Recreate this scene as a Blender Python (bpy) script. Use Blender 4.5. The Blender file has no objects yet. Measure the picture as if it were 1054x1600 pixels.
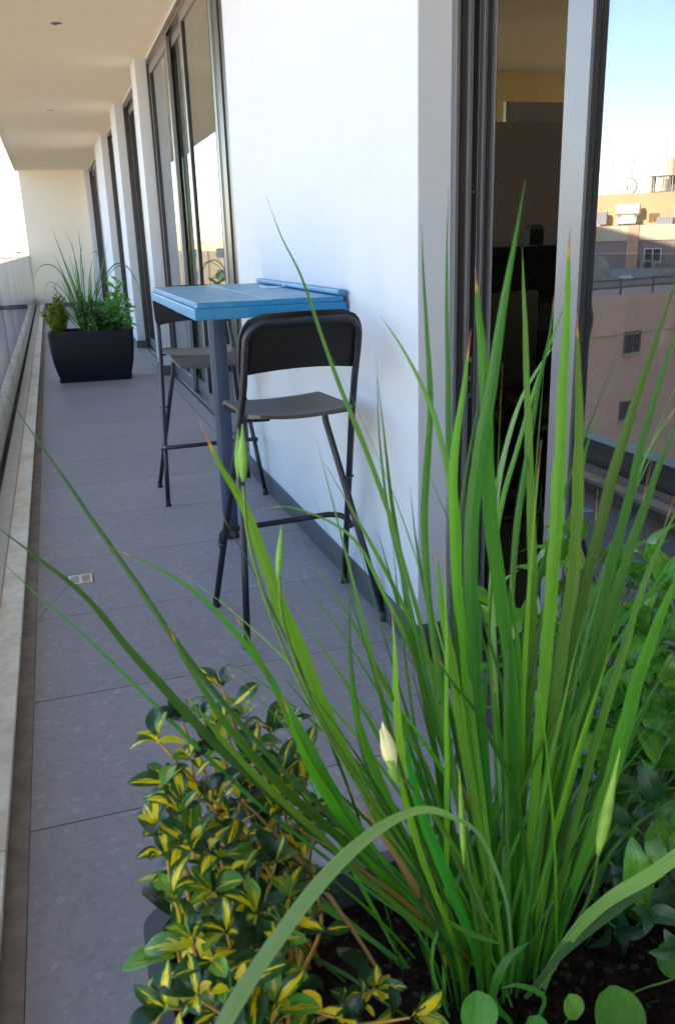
import bpy, math, random
from mathutils import Vector, Matrix, Quaternion, noise
R = math.radians
random.seed(7)
sc = bpy.context.scene
COL = sc.collection

# ---------------------------------------------------------------- camera
HC = 1.25
PPX, PPY, F = 527.0, 800.0, 1318.657
def _cam_axes():
    a = Vector((75-PPX, -(390-PPY), -F)).normalized()       # world +Y seen from the camera
    z = -Vector((655-PPX, -(4900-PPY), -F)).normalized()    # world up
    x = a.cross(z).normalized()
    return x, a, z
CX, CY, CZ = _cam_axes()
M3 = Matrix((CX, CY, CZ))                                   # camera -> world
cam_d = bpy.data.cameras.new('camera'); cam = bpy.data.objects.new('camera', cam_d)
COL.objects.link(cam); sc.camera = cam
cam.matrix_world = Matrix.Translation((0, 0, HC)) @ M3.to_4x4()
cam_d.sensor_fit = 'VERTICAL'; cam_d.sensor_height = 36; cam_d.sensor_width = 24
cam_d.lens = F/1600*36
cam_d.clip_start = 0.02; cam_d.clip_end = 3000
cam_d.dof.use_dof = True; cam_d.dof.focus_distance = 2.6; cam_d.dof.aperture_fstop = 13

# ---------------------------------------------------------------- light
SUN_EL, SUN_ROT = 20.0, 118.0          # rotation measured from +Y towards +X
world = bpy.data.worlds.new('World'); sc.world = world; world.use_nodes = True
wn = world.node_tree.nodes; wl = world.node_tree.links
sky = wn.new('ShaderNodeTexSky'); sky.sky_type = 'NISHITA'; sky.sun_disc = False
sky.sun_elevation = R(SUN_EL); sky.sun_rotation = R(SUN_ROT)
sky.air_density = 1.0; sky.dust_density = .35; sky.ozone_density = 1.0
wl.new(sky.outputs[0], wn['Background'].inputs[0]); wn['Background'].inputs[1].default_value = 0.13
sd = bpy.data.lights.new('sun', 'SUN'); sd.energy = 4.6; sd.angle = R(0.5); sd.color = (1.0, 0.86, 0.68)
so = bpy.data.objects.new('sun', sd); COL.objects.link(so)
sdir = Vector((math.sin(R(SUN_ROT))*math.cos(R(SUN_EL)), math.cos(R(SUN_ROT))*math.cos(R(SUN_EL)), math.sin(R(SUN_EL))))
so.rotation_euler = sdir.to_track_quat('Z', 'Y').to_euler(); so.location = (20, -10, 30)
sc.view_settings.view_transform = 'Standard'; sc.view_settings.look = 'None'
sc.view_settings.gamma = 1; sc.view_settings.use_curve_mapping = False
sc.view_settings.exposure = 2.42
sc.cycles.use_denoising = True
sc.cycles.max_bounces = 10; sc.cycles.diffuse_bounces = 5; sc.cycles.transparent_max_bounces = 16
sc.cycles.sample_clamp_indirect = 8

# ---------------------------------------------------------------- helpers
def ray(x, y): return M3 @ Vector((x-PPX, -(y-PPY), -F))
def at(x, y, Y):
    d = ray(x, y); return Vector((0, 0, HC)) + d*(Y/d.y)
def atx(x, y, X):
    d = ray(x, y); return Vector((0, 0, HC)) + d*(X/d.x)

def tag(o, label=None, cat=None, group=None, kind=None):
    if label: o['label'] = label
    if cat: o['category'] = cat
    if group: o['group'] = group
    if kind: o['kind'] = kind
    return o

class MB:
    def __init__(s): s.v = []; s.f = []; s.uv = []; s.sm = False
    def quadbox(s, pts):
        n = len(s.v); s.v += [tuple(p) for p in pts]
        for f in ((0,3,2,1),(4,5,6,7),(0,1,5,4),(1,2,6,5),(2,3,7,6),(3,0,4,7)): s.f.append(tuple(n+i for i in f))
        return s
    def box(s, x0, x1, y0, y1, z0, z1):
        return s.quadbox([(x0,y0,z0),(x1,y0,z0),(x1,y1,z0),(x0,y1,z0),(x0,y0,z1),(x1,y0,z1),(x1,y1,z1),(x0,y1,z1)])
    def obox(s, c, u, v, w, hu, hv, hw):
        c = Vector(c); u = Vector(u).normalized()*hu; v = Vector(v).normalized()*hv; w = Vector(w).normalized()*hw
        return s.quadbox([c-u-v-w, c+u-v-w, c+u+v-w, c-u+v-w, c-u-v+w, c+u-v+w, c+u+v+w, c-u+v+w])
    def tube(s, pts, r, n=8, caps=True):
        pts = [Vector(p) for p in pts]; rs = r if isinstance(r, (list, tuple)) else [r]*len(pts)
        base = len(s.v); up = None
        for i, p in enumerate(pts):
            t = (pts[min(i+1, len(pts)-1)] - pts[max(i-1, 0)]).normalized()
            if up is None:
                up = Vector((0,0,1)) if abs(t.z) < .9 else Vector((1,0,0))
            a = (up - t*up.dot(t)).normalized(); up = a; b = t.cross(a)
            for k in range(n):
                an = 2*math.pi*k/n; s.v.append(tuple(p + (a*math.cos(an)+b*math.sin(an))*rs[i]))
        for i in range(len(pts)-1):
            for k in range(n):
                k2 = (k+1) % n
                s.f.append((base+i*n+k, base+i*n+k2, base+(i+1)*n+k2, base+(i+1)*n+k))
        if caps:
            s.f.append(tuple(base+k for k in range(n))[::-1]); s.f.append(tuple(base+(len(pts)-1)*n+k for k in range(n)))
        return s
    def lathe(s, prof, c, n=16):
        base = len(s.v)
        for r, z in prof:
            for k in range(n):
                a = 2*math.pi*k/n; s.v.append((c[0]+r*math.cos(a), c[1]+r*math.sin(a), c[2]+z))
        for i in range(len(prof)-1):
            for k in range(n):
                k2 = (k+1) % n; s.f.append((base+i*n+k, base+i*n+k2, base+(i+1)*n+k2, base+(i+1)*n+k))
        s.f.append(tuple(base+k for k in range(n))[::-1]); s.f.append(tuple(base+(len(prof)-1)*n+k for k in range(n)))
        return s
    def poly_prism(s, pts, ax):
        n = len(pts); b = len(s.v); ax = Vector(ax)
        s.v += [tuple(Vector(p)) for p in pts] + [tuple(Vector(p)+ax) for p in pts]
        s.f.append(tuple(range(b, b+n))[::-1]); s.f.append(tuple(range(b+n, b+2*n)))
        for i in range(n):
            j = (i+1) % n; s.f.append((b+i, b+j, b+n+j, b+n+i))
        return s
    def mesh(s, name, mat, smooth=False):
        m = bpy.data.meshes.new(name); m.from_pydata(s.v, [], s.f); m.update()
        if mat: m.materials.append(mat)
        if s.uv:
            ul = m.uv_layers.new(name='UVMap')
            for lp in m.loops: ul.data[lp.index].uv = s.uv[lp.vertex_index]
        if smooth: m.shade_smooth()
        return m
    def build(s, name, mat, parent=None, smooth=False, bevel=0, angle=None):
        o = bpy.data.objects.new(name, s.mesh(name, mat, smooth or angle is not None)); COL.objects.link(o)
        if parent: o.parent = parent
        if bevel:
            b = o.modifiers.new('bevel', 'BEVEL'); b.width = bevel; b.segments = 2; b.limit_method = 'ANGLE'; b.angle_limit = R(40)
            b.harden_normals = False
        if angle is not None:
            o.data.set_sharp_from_angle(angle=R(angle)) if hasattr(o.data, 'set_sharp_from_angle') else None
        return o
def inst(name, mesh, parent=None, mw=None):
    o = bpy.data.objects.new(name, mesh); COL.objects.link(o)
    if parent: o.parent = parent
    if mw is not None: o.matrix_local = mw
    return o
def empty(name, loc=(0,0,0), rz=0):
    o = bpy.data.objects.new(name, None); COL.objects.link(o); o.location = loc; o.rotation_euler = (0,0,rz); o.empty_display_size = .1
    return o
def copy_tree(o, parent=None):
    c = o.copy(); COL.objects.link(c)
    if parent: c.parent = parent
    for ch in o.children: copy_tree(ch, c)
    return c
def spline(pts, k=6):
    pts = [Vector(p) for p in pts]; out = []
    P = [pts[0]*2-pts[1]] + pts + [pts[-1]*2-pts[-2]]
    for i in range(1, len(P)-2):
        p0, p1, p2, p3 = P[i-1], P[i], P[i+1], P[i+2]
        for j in range(k):
            t = j/k
            out.append(.5*((2*p1)+(p2-p0)*t+(2*p0-5*p1+4*p2-p3)*t*t+(3*p1-p0-3*p2+p3)*t*t*t))
    out.append(pts[-1]); return out

# ---------------------------------------------------------------- materials
class NT:
    def __init__(s, name):
        s.m = bpy.data.materials.new(name); s.m.use_nodes = True; s.t = s.m.node_tree; s.n = s.t.nodes
        s.b = s.n['Principled BSDF']; s.out = s.n['Material Output']
    def add(s, typ, **kw):
        nd = s.n.new(typ)
        for k, v in kw.items():
            if hasattr(nd, k): setattr(nd, k, v)
            else: nd.inputs[k].default_value = v
        return nd
    def L(s, a, b): s.t.links.new(a, b)
    def setp(s, **kw):
        for k, v in kw.items(): s.b.inputs[k.replace('_', ' ')].default_value = v
    def coord(s, kind='Object', scale=(1,1,1)):
        tc = s.add('ShaderNodeTexCoord'); mp = s.add('ShaderNodeMapping'); mp.inputs['Scale'].default_value = scale
        s.L(tc.outputs[kind], mp.inputs[0]); return mp.outputs[0]
    def noise(s, vec, scale, detail=4, rough=.55):
        n = s.add('ShaderNodeTexNoise'); n.inputs['Scale'].default_value = scale; n.inputs['Detail'].default_value = detail
        n.inputs['Roughness'].default_value = rough; s.L(vec, n.inputs['Vector']); return n
    def ramp(s, fac, stops):
        r = s.add('ShaderNodeValToRGB'); e = r.color_ramp.elements
        while len(e) > 1: e.remove(e[-1])
        for i, (p, c) in enumerate(stops):
            el = e[0] if i == 0 else e.new(p)
            el.position = p; el.color = (*c, 1) if len(c) == 3 else c
        s.L(fac, r.inputs[0]); return r.outputs[0]
    def mix(s, fac, a, b, mode='MIX'):
        m = s.add('ShaderNodeMix'); m.data_type = 'RGBA'; m.blend_type = mode
        for i, v in ((0, fac), (6, a), (7, b)):
            if isinstance(v, (int, float)): m.inputs[i].default_value = v
            elif isinstance(v, tuple): m.inputs[i].default_value = (*v, 1) if len(v) == 3 else v
            else: s.L(v, m.inputs[i])
        return m.outputs[2]
    def math(s, op, a, b=0.0, clamp=False):
        m = s.add('ShaderNodeMath'); m.operation = op; m.use_clamp = clamp
        for i, v in ((0, a), (1, b)):
            if isinstance(v, (int, float)): m.inputs[i].default_value = v
            else: s.L(v, m.inputs[i])
        return m.outputs[0]
    def bump(s, h, strength=.2, dist=.01):
        b = s.add('ShaderNodeBump'); b.inputs['Strength'].default_value = strength; b.inputs['Distance'].default_value = dist
        s.L(h, b.inputs['Height']); s.L(b.outputs[0], s.b.inputs['Normal'])

def mottled(name, c, var=.12, scale=3, rough=.7, bumps=(0,0,0), metallic=0.0, spec=.5):
    t = NT(name); v = t.coord()
    n = t.noise(v, scale, 6)
    d = tuple(x*(1-var) for x in c); l = tuple(min(1, x*(1+var)) for x in c)
    t.L(t.ramp(n.outputs[0], [(.3, d), (.7, l)]), t.b.inputs['Base Color'])
    t.setp(Roughness=rough, Metallic=metallic); t.b.inputs['Specular IOR Level'].default_value = spec
    if bumps[0]:
        n2 = t.noise(v, bumps[0], 3); t.bump(n2.outputs[0], bumps[1], bumps[2])
    return t.m

def plaster(name, c):
    t = NT(name); v = t.coord()
    n1 = t.noise(v, .5, 2); n2 = t.noise(v, 9, 5); n3 = t.noise(v, 260, 2)
    a = t.ramp(n1.outputs[0], [(.3, tuple(x*.98 for x in c)), (.7, c)])
    b = t.mix(t.ramp(n2.outputs[0], [(.35, (.96,)*3), (.7, (1,)*3)]), (0,0,0), a)
    m = t.add('ShaderNodeMix'); m.data_type = 'RGBA'; m.blend_type = 'MULTIPLY'; m.inputs[0].default_value = 1
    t.L(a, m.inputs[6]); t.L(t.ramp(n2.outputs[0], [(.35, (.97,)*3), (.7, (1,)*3)]), m.inputs[7])
    t.L(m.outputs[2], t.b.inputs['Base Color']); t.setp(Roughness=.85)
    t.bump(n3.outputs[0], .25, .0015)
    return t.m
M = {}
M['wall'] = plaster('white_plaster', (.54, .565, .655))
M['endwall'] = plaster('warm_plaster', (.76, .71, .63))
M['ceil'] = plaster('cream_plaster', (.88, .78, .60))
M['skirt'] = mottled('grey_skirting', (.065, .07, .085), .15, 20, .45)

def tile_mat():
    t = NT('grey_porcelain'); v = t.coord()
    oi = t.add('ShaderNodeObjectInfo'); cmb = t.add('ShaderNodeVectorMath'); cmb.operation = 'MULTIPLY_ADD'
    cmb.inputs[1].default_value = (1,1,1); t.L(v, cmb.inputs[0]); t.L(oi.outputs['Random'], cmb.inputs[2])
    sc_ = t.add('ShaderNodeVectorMath'); sc_.operation = 'ADD'
    rr = t.add('ShaderNodeCombineXYZ'); t.L(t.math('MULTIPLY', oi.outputs['Random'], 40), rr.inputs[0]); t.L(t.math('MULTIPLY', oi.outputs['Random'], 23), rr.inputs[1])
    t.L(v, sc_.inputs[0]); t.L(rr.outputs[0], sc_.inputs[1]); vv = sc_.outputs[0]
    wob = t.noise(vv, 30, 3); 
    wv = t.add('ShaderNodeVectorMath'); wv.operation = 'MULTIPLY_ADD'; wv.inputs[1].default_value = (.02,.02,.02)
    t.L(wob.outputs['Color'], wv.inputs[0]); t.L(vv, wv.inputs[2])
    vo = t.add('ShaderNodeTexVoronoi'); vo.inputs['Scale'].default_value = 62; vo.inputs['Randomness'].default_value = 1; t.L(wv.outputs[0], vo.inputs['Vector'])
    vo2 = t.add('ShaderNodeTexVoronoi'); vo2.inputs['Scale'].default_value = 95; t.L(wv.outputs[0], vo2.inputs['Vector'])
    sep = t.add('ShaderNodeSeparateColor'); t.L(vo.outputs['Color'], sep.inputs[0])
    sep2 = t.add('ShaderNodeSeparateColor'); t.L(vo2.outputs['Color'], sep2.inputs[0])
    c1 = t.ramp(sep.outputs[0], [(0, (.250,.230,.237)), (.12, (.278,.253,.272)), (.8, (.290,.264,.284)), (.93, (.304,.278,.297)), (1, (.345,.318,.33))])
    c2 = t.ramp(sep2.outputs[1], [(0, (.86,.86,.86)), (.1, (.96,.96,.96)), (.9, (1.02,1.02,1.02)), (1, (1.12,1.11,1.10))])
    base = t.mix(.8, c1, c2, 'MULTIPLY')
    big = t.noise(vv, 2.2, 4)
    base = t.mix(1, base, t.ramp(big.outputs[0], [(.3, (.86,.86,.88)), (.7, (1.08,1.07,1.06))]), 'MULTIPLY')
    tone = t.ramp(oi.outputs['Random'], [(0, (.95,.95,.96)), (1, (1.05,1.045,1.04))]); base = t.mix(1, base, tone, 'MULTIPLY')
    fine = t.noise(vv, 500, 2)
    base = t.mix(1, base, t.ramp(fine.outputs[0], [(.3, (.86,)*3), (.7, (1.12,)*3)]), 'MULTIPLY')
    # dust and drip marks
    st = t.noise(v, 5, 8, .7)
    base = t.mix(t.ramp(st.outputs[0], [(.60, (0,)*3), (.70, (.30,)*3)]), base, (.36,.34,.33))
    d2 = t.noise(v, 11, 7, .75); base = t.mix(t.ramp(d2.outputs[0], [(.66, (0,)*3), (.72, (.35,)*3)]), base, (.12,.11,.11))
    d3 = t.noise(v, 60, 3, .6); base = t.mix(t.ramp(d3.outputs[0], [(.755, (0,)*3), (.77, (.8,)*3)]), base, (.06,.055,.05))
    t.L(base, t.b.inputs['Base Color'])
    t.L(t.ramp(big.outputs[0], [(.3, (.50,)*3), (.7, (.64,)*3)]), t.b.inputs['Roughness'])
    t.bump(fine.outputs[0], .15, .001)
    return t.m
M['tile'] = tile_mat()
M['grout'] = mottled('dark_grout', (.07, .068, .07), .2, 60, .9)

def stone_mat():
    t = NT('cream_limestone'); v = t.coord(scale=(1, .35, 1)); v2 = t.coord()
    n = t.noise(v, 9, 7, .65); n2 = t.noise(v2, 35, 4); n3 = t.noise(v2, 3, 4)
    a = t.ramp(n.outputs[0], [(.3, (.70,.61,.48)), (.5, (.80,.73,.62)), (.7, (.86,.82,.74))])
    b = t.mix(t.ramp(n3.outputs[0], [(.5, (0,)*3), (.68, (.45,)*3)]), a, (.50,.33,.16))
    c = t.mix(1, b, t.ramp(n2.outputs[0], [(.35, (.88,)*3), (.65, (1.05,)*3)]), 'MULTIPLY')
    t.L(c, t.b.inputs['Base Color']); t.setp(Roughness=.6); t.bump(n2.outputs[0], .2, .002)
    return t.m
M['stone'] = stone_mat()
M['channel'] = mottled('pale_channel_cap', (.50,.48,.45), .12, 12, .5)
M['gasket'] = mottled('black_rubber', (.02,.018,.02), .1, 30, .6)

def glass_mat(name, tint, r0, rough=.0, dirt=.0):
    t = NT(name); t.n.remove(t.b)
    tr = t.add('ShaderNodeBsdfTransparent'); tr.inputs[0].default_value = (*tint, 1)
    gl = t.add('ShaderNodeBsdfGlossy'); gl.inputs['Roughness'].default_value = rough; gl.inputs[0].default_value = (.93,.95,1,1)
    lw = t.add('ShaderNodeLayerWeight'); lw.inputs[0].default_value = .5
    p = t.math('POWER', lw.outputs['Facing'], 4.0)
    f = t.math('ADD', t.math('MULTIPLY', p, 1-r0), r0, True)
    mx = t.add('ShaderNodeMixShader'); t.L(f, mx.inputs[0]); t.L(tr.outputs[0], mx.inputs[1]); t.L(gl.outputs[0], mx.inputs[2])
    res = mx.outputs[0]
    if dirt:
        df = t.add('ShaderNodeBsdfDiffuse'); df.inputs[0].default_value = (.6,.6,.62,1)
        v = t.coord(scale=(1, 1, .25)); n = t.noise(v, 4, 6, .7)
        m2 = t.add('ShaderNodeMixShader'); t.L(t.ramp(n.outputs[0], [(.4, (dirt*.3,)*3), (.75, (dirt,)*3)]), m2.inputs[0])
        t.L(res, m2.inputs[1]); t.L(df.outputs[0], m2.inputs[2]); res = m2.outputs[0]
    t.L(res, t.out.inputs[0]); return t.m
M['pane'] = glass_mat('coated_window_glass', (.62,.70,.64), .16, 0, .015)
M['pane_near'] = glass_mat('tinted_door_glass', (.26,.29,.30), .24, 0, .02)
M['railglass'] = glass_mat('railing_glass', (.93,.95,.94), .08, .012, .03)
M['acrylic'] = glass_mat('clear_acrylic', (.95,.965,.975), .012)

M['alu'] = mottled('grey_aluminium', (.175,.175,.20), .06, 4, .38, metallic=.35)
M['alu_dark'] = mottled('dark_aluminium', (.05,.045,.052), .1, 6, .35, metallic=.3)
M['alu_black'] = mottled('black_track', (.008,.008,.01), .1, 6, .5)
M['steel'] = mottled('bright_steel', (.6,.6,.6), .05, 20, .25, metallic=1)

def paint_blue():
    t = NT('blue_painted_wood'); v = t.coord(scale=(1, 1, 1)); vg = t.coord(scale=(14, 1.2, 14))
    g = t.noise(vg, 6, 6, .6); n = t.noise(v, 7, 6, .65); w = t.noise(v, 26, 6, .7)
    base = t.ramp(g.outputs[0], [(.3, (.004,.15,.36)), (.7, (.010,.20,.46))])
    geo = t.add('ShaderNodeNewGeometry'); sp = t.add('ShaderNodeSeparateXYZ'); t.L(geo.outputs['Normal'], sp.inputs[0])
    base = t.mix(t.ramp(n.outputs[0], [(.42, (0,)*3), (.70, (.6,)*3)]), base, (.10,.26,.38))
    top = t.ramp(sp.outputs[2], [(.85, (0,)*3), (.95, (.55,)*3)]); base = t.mix(t.math('MULTIPLY', top, t.ramp(g.outputs[0], [(.3, (.5,)*3), (.6, (1,)*3)])), base, (.17,.30,.38))  # upward faces paler: sky sheen put into the colour, with wear
    base = t.mix(t.ramp(w.outputs[0], [(.68, (0,)*3), (.72, (.8,)*3)]), base, (.03,.07,.14))
    t.L(base, t.b.inputs['Base Color']); t.L(t.ramp(n.outputs[0], [(.3, (.34,)*3), (.7, (.52,)*3)]), t.b.inputs['Roughness'])
    t.bump(g.outputs[0], .35, .003); return t.m
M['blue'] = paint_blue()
def paint_post():
    t = NT('slate_painted_post'); v = t.coord(scale=(12, 12, .8)); g = t.noise(v, 7, 6, .6)
    t.L(t.ramp(g.outputs[0], [(.3, (.028,.04,.085)), (.7, (.045,.062,.12))]), t.b.inputs['Base Color']); t.setp(Roughness=.6)
    t.bump(g.outputs[0], .4, .003); return t.m
M['post'] = paint_post()
M['tube'] = mottled('charcoal_powder_coat', (.014,.015,.028), .12, 30, .40, bumps=(400, .1, .0006))
def ply_mat():
    t = NT('black_brown_plywood'); v = t.coord(scale=(3, 30, 3)); g = t.noise(v, 8, 5, .6)
    t.L(t.ramp(g.outputs[0], [(.3, (.006,.006,.007)), (.7, (.014,.013,.014))]), t.b.inputs['Base Color']); t.setp(Roughness=.5); t.b.inputs['Specular IOR Level'].default_value = .28
    t.bump(g.outputs[0], .15, .001); return t.m
M['ply'] = ply_mat()
def seat_mat():
    t = NT('worn_seat_veneer'); v = t.coord(scale=(3, 30, 3)); g = t.noise(v, 8, 5, .6); n = t.noise(t.coord(), 300, 2)
    a = t.ramp(g.outputs[0], [(.3, (.06,.055,.058)), (.7, (.085,.078,.078))])
    t.L(t.mix(1, a, t.ramp(n.outputs[0], [(.35, (.8,)*3), (.65, (1.2,)*3)]), 'MULTIPLY'), t.b.inputs['Base Color']); t.setp(Roughness=.42)
    return t.m
M['seat'] = seat_mat()
M['rubber'] = mottled('black_foot', (.012,.012,.012), .1, 30, .6)
M['pot'] = mottled('anthracite_plastic_pot', (.009,.010,.016), .12, 8, .6, bumps=(600, .15, .0008), spec=.22)
M['soil'] = mottled('dark_soil', (.020,.011,.008), .6, 60, 1.0, bumps=(80, 1, .02), spec=.08)

# foliage
def blade_mat(name, dark, light, tip=False):
    t = NT(name); uv = t.add('ShaderNodeTexCoord'); sp = t.add('ShaderNodeSeparateXYZ'); t.L(uv.outputs['UV'], sp.inputs[0])
    oi = t.add('ShaderNodeObjectInfo')
    cv = t.add('ShaderNodeCombineXYZ'); t.L(t.math('MULTIPLY', sp.outputs[0], 9), cv.inputs[0]); t.L(t.math('MULTIPLY', sp.outputs[1], 2.0), cv.inputs[1]); t.L(t.math('MULTIPLY', oi.outputs['Random'], 50), cv.inputs[2])
    n = t.noise(cv.outputs[0], 2.2, 5)
    a = t.mix(t.ramp(n.outputs[0], [(.3, (0,)*3), (.7, (1,)*3)]), dark, light)
    hs = t.add('ShaderNodeHueSaturation'); t.L(a, hs.inputs['Color'])
    t.L(t.math('ADD', t.math('MULTIPLY', oi.outputs['Random'], .05), .468), hs.inputs['Hue'])
    r2 = t.math('FRACT', t.math('MULTIPLY', oi.outputs['Random'], 17.3))
    t.L(t.math('ADD', t.math('MULTIPLY', r2, 1.15), .45), hs.inputs['Value'])
    col = hs.outputs[0]
    fs = t.math('ADD', sp.outputs[1], t.math('MULTIPLY', t.math('SUBTRACT', n.outputs[0], .5), .03))
    if tip:
        col = t.mix(t.ramp(fs, [(.925, (0,)*3), (.94, (1,)*3)]), col, (.50,.30,.03))
        col = t.mix(t.ramp(fs, [(.945, (0,)*3), (.96, (1,)*3)]), col, (.42,.13,.07))
        col = t.mix(t.ramp(fs, [(.98, (0,)*3), (1., (1,)*3)]), col, (.45,.33,.28))
    t.L(col, t.b.inputs['Base Color']); t.setp(Roughness=.34); t.b.inputs['Specular IOR Level'].default_value = .6
    # light shining through
    tl = t.add('ShaderNodeBsdfTranslucent'); t.L(t.mix(1, col, (1.5,1.6,.7), 'MULTIPLY'), tl.inputs[0])
    mx = t.add('ShaderNodeMixShader'); mx.inputs[0].default_value = .34
    t.L(t.b.outputs[0], mx.inputs[1]); t.L(tl.outputs[0], mx.inputs[2]); t.L(mx.outputs[0], t.out.inputs[0])
    # lengthwise veins
    cb = t.add('ShaderNodeCombineXYZ'); t.L(t.math('MULTIPLY', sp.outputs[0], 26), cb.inputs[0]); t.L(t.math('MULTIPLY', sp.outputs[1], .5), cb.inputs[1])
    vb = t.noise(cb.outputs[0], 1.5, 2); t.bump(vb.outputs[0], .5, .001)
    c2 = t.mix(1, col, t.ramp(vb.outputs[0], [(.32, (.74,.78,.7)), (.66, (1.22,1.18,1.1))]), 'MULTIPLY'); t.L(c2, t.b.inputs['Base Color']); t.L(t.mix(1, c2, (1.5,1.6,.7), 'MULTIPLY'), tl.inputs[0])
    return t.m
M['blade'] = blade_mat('sword_leaf', (.028,.135,.016), (.070,.26,.028))
M['blade_dry'] = blade_mat('dry_leaf', (.20,.12,.05), (.36,.26,.13))
M['blade_tip'] = blade_mat('sword_leaf_burnt_tip', (.03,.12,.014), (.075,.24,.02), True)
M['blade_pale'] = blade_mat('pale_sword_leaf', (.17,.30,.13), (.26,.40,.19))
M['blade_mid'] = blade_mat('broad_mid_green_leaf', (.10,.26,.06), (.19,.38,.10))
M['blade_bright'] = blade_mat('bright_sword_leaf', (.06,.24,.012), (.11,.33,.02), True)
M['bladefar'] = blade_mat('thin_far_leaf', (.03,.12,.03), (.07,.22,.04))

def leaf_mat(name, green_d, green_l, yellow=None, rough=.3, yw=.22):
    t = NT(name); uv = t.add('ShaderNodeTexCoord'); sp = t.add('ShaderNodeSeparateXYZ'); t.L(uv.outputs['UV'], sp.inputs[0])
    oi = t.add('ShaderNodeObjectInfo'); rnd = oi.outputs['Random']
    cv = t.add('ShaderNodeCombineXYZ'); t.L(t.math('MULTIPLY', sp.outputs[0], 2.5), cv.inputs[0]); t.L(t.math('MULTIPLY', sp.outputs[1], 1.2), cv.inputs[1]); t.L(t.math('MULTIPLY', rnd, 70), cv.inputs[2])
    n = t.noise(cv.outputs[0], 2.4, 4, .6)
    col = t.mix(t.ramp(n.outputs[0], [(.3, (0,)*3), (.7, (1,)*3)]), green_d, green_l)
    hs = t.add('ShaderNodeHueSaturation'); t.L(col, hs.inputs['Color'])
    r2 = t.math('FRACT', t.math('MULTIPLY', rnd, 31.7)); t.L(t.math('ADD', t.math('MULTIPLY', r2, .8), .6), hs.inputs['Value'])
    t.L(t.math('ADD', t.math('MULTIPLY', rnd, .04), .475), hs.inputs['Hue']); col = hs.outputs[0]
    if yellow:
        du = t.math('ABSOLUTE', t.math('SUBTRACT', sp.outputs[0], .5))
        r3 = t.math('FRACT', t.math('MULTIPLY', rnd, 7.77))
        cj = t.add('ShaderNodeCombineXYZ'); t.L(t.math('MULTIPLY', sp.outputs[0], 6), cj.inputs[0]); t.L(t.math('MULTIPLY', sp.outputs[1], 1.0), cj.inputs[1]); t.L(t.math('MULTIPLY', rnd, 55), cj.inputs[2]); nj = t.noise(cj.outputs[0], 2.0, 3, .6)
        du = t.math('ABSOLUTE', t.math('SUBTRACT', sp.outputs[0], t.math('ADD', .35, t.math('MULTIPLY', t.math('FRACT', t.math('MULTIPLY', rnd, 13.1)), .3))))
        wv = t.math('MULTIPLY', t.math('SUBTRACT', 1.0, t.math('MULTIPLY', sp.outputs[1], .8)), t.math('ADD', t.math('MULTIPLY', r3, .55), -.05))
        e = t.math('SUBTRACT', t.math('ADD', wv, t.math('MULTIPLY', t.math('SUBTRACT', nj.outputs[0], .5), .95)), du)
        mask = t.ramp(e, [(0, (0,)*3), (.03, (1,)*3)])
        lt = t.ramp(t.math('ADD', e, .0), [(-.0, (0,)*3), (.0, (0,)*3)])
        mid = t.ramp(t.math('ADD', e, .09), [(0, (0,)*3), (.02, (1,)*3)])
        col = t.mix(mid, col, (.05,.15,.02)); col = t.mix(mask, col, yellow)
    # midrib
    dm = t.math('ABSOLUTE', t.math('SUBTRACT', sp.outputs[0], .5))
    col = t.mix(t.ramp(dm, [(0, (.18,)*3), (.025, (0,)*3)]), col, (.22,.30,.08))
    t.L(col, t.b.inputs['Base Color']); t.setp(Roughness=rough)
    tl = t.add('ShaderNodeBsdfTranslucent'); t.L(t.mix(1, col, (1.4,1.5,.7), 'MULTIPLY'), tl.inputs[0])
    mx = t.add('ShaderNodeMixShader'); mx.inputs[0].default_value = .22
    t.L(t.b.outputs[0], mx.inputs[1]); t.L(tl.outputs[0], mx.inputs[2]); t.L(mx.outputs[0], t.out.inputs[0])
    t.bump(n.outputs[0], .3, .003)
    return t.m
M['euo_g'] = leaf_mat('bright_young_leaf', (.06,.20,.02), (.12,.32,.03), (.50,.48,.03), .3)
M['euo_y'] = leaf_mat('yellow_young_leaf', (.60,.52,.02), (.86,.72,.03), None, .35)
M['euo_d'] = leaf_mat('dark_glossy_leaf', (.008,.03,.014), (.02,.06,.025), None, .22)
M['euo'] = leaf_mat('variegated_leaf', (.012,.055,.012), (.03,.11,.025), (.88,.70,.012), .25)
M['broad'] = leaf_mat('glossy_green_leaf', (.05,.19,.02), (.12,.34,.035), None, .22)
M['broad_dark'] = leaf_mat('dark_green_leaf', (.010,.045,.016), (.03,.09,.028), None, .3)
M['round'] = leaf_mat('round_weed_leaf', (.05,.20,.015), (.09,.28,.02), None, .4)
M['stem_y'] = mottled('yellow_brown_stem', (.42,.24,.04), .25, 60, .6)
M['stem_g'] = mottled('green_stem', (.10,.20,.03), .25, 60, .5)
M['bud'] = mottled('cream_petal', (.80,.74,.38), .12, 60, .5)
M['podm'] = mottled('green_pod', (.16,.34,.05), .2, 50, .45)
M['sheath'] = mottled('pale_sheath', (.25,.42,.06), .2, 50, .5)

# ---------------------------------------------------------------- big dimensions
WX = 0.955       # corridor face of the wall
FX = 1.055       # face of the recessed windows
FY0, FY1 = -2.6, 20.6
CZH = 2.89
EX = -0.20       # where floor meets the kerb
def struct(o): o['kind'] = 'structure'; return o

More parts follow.
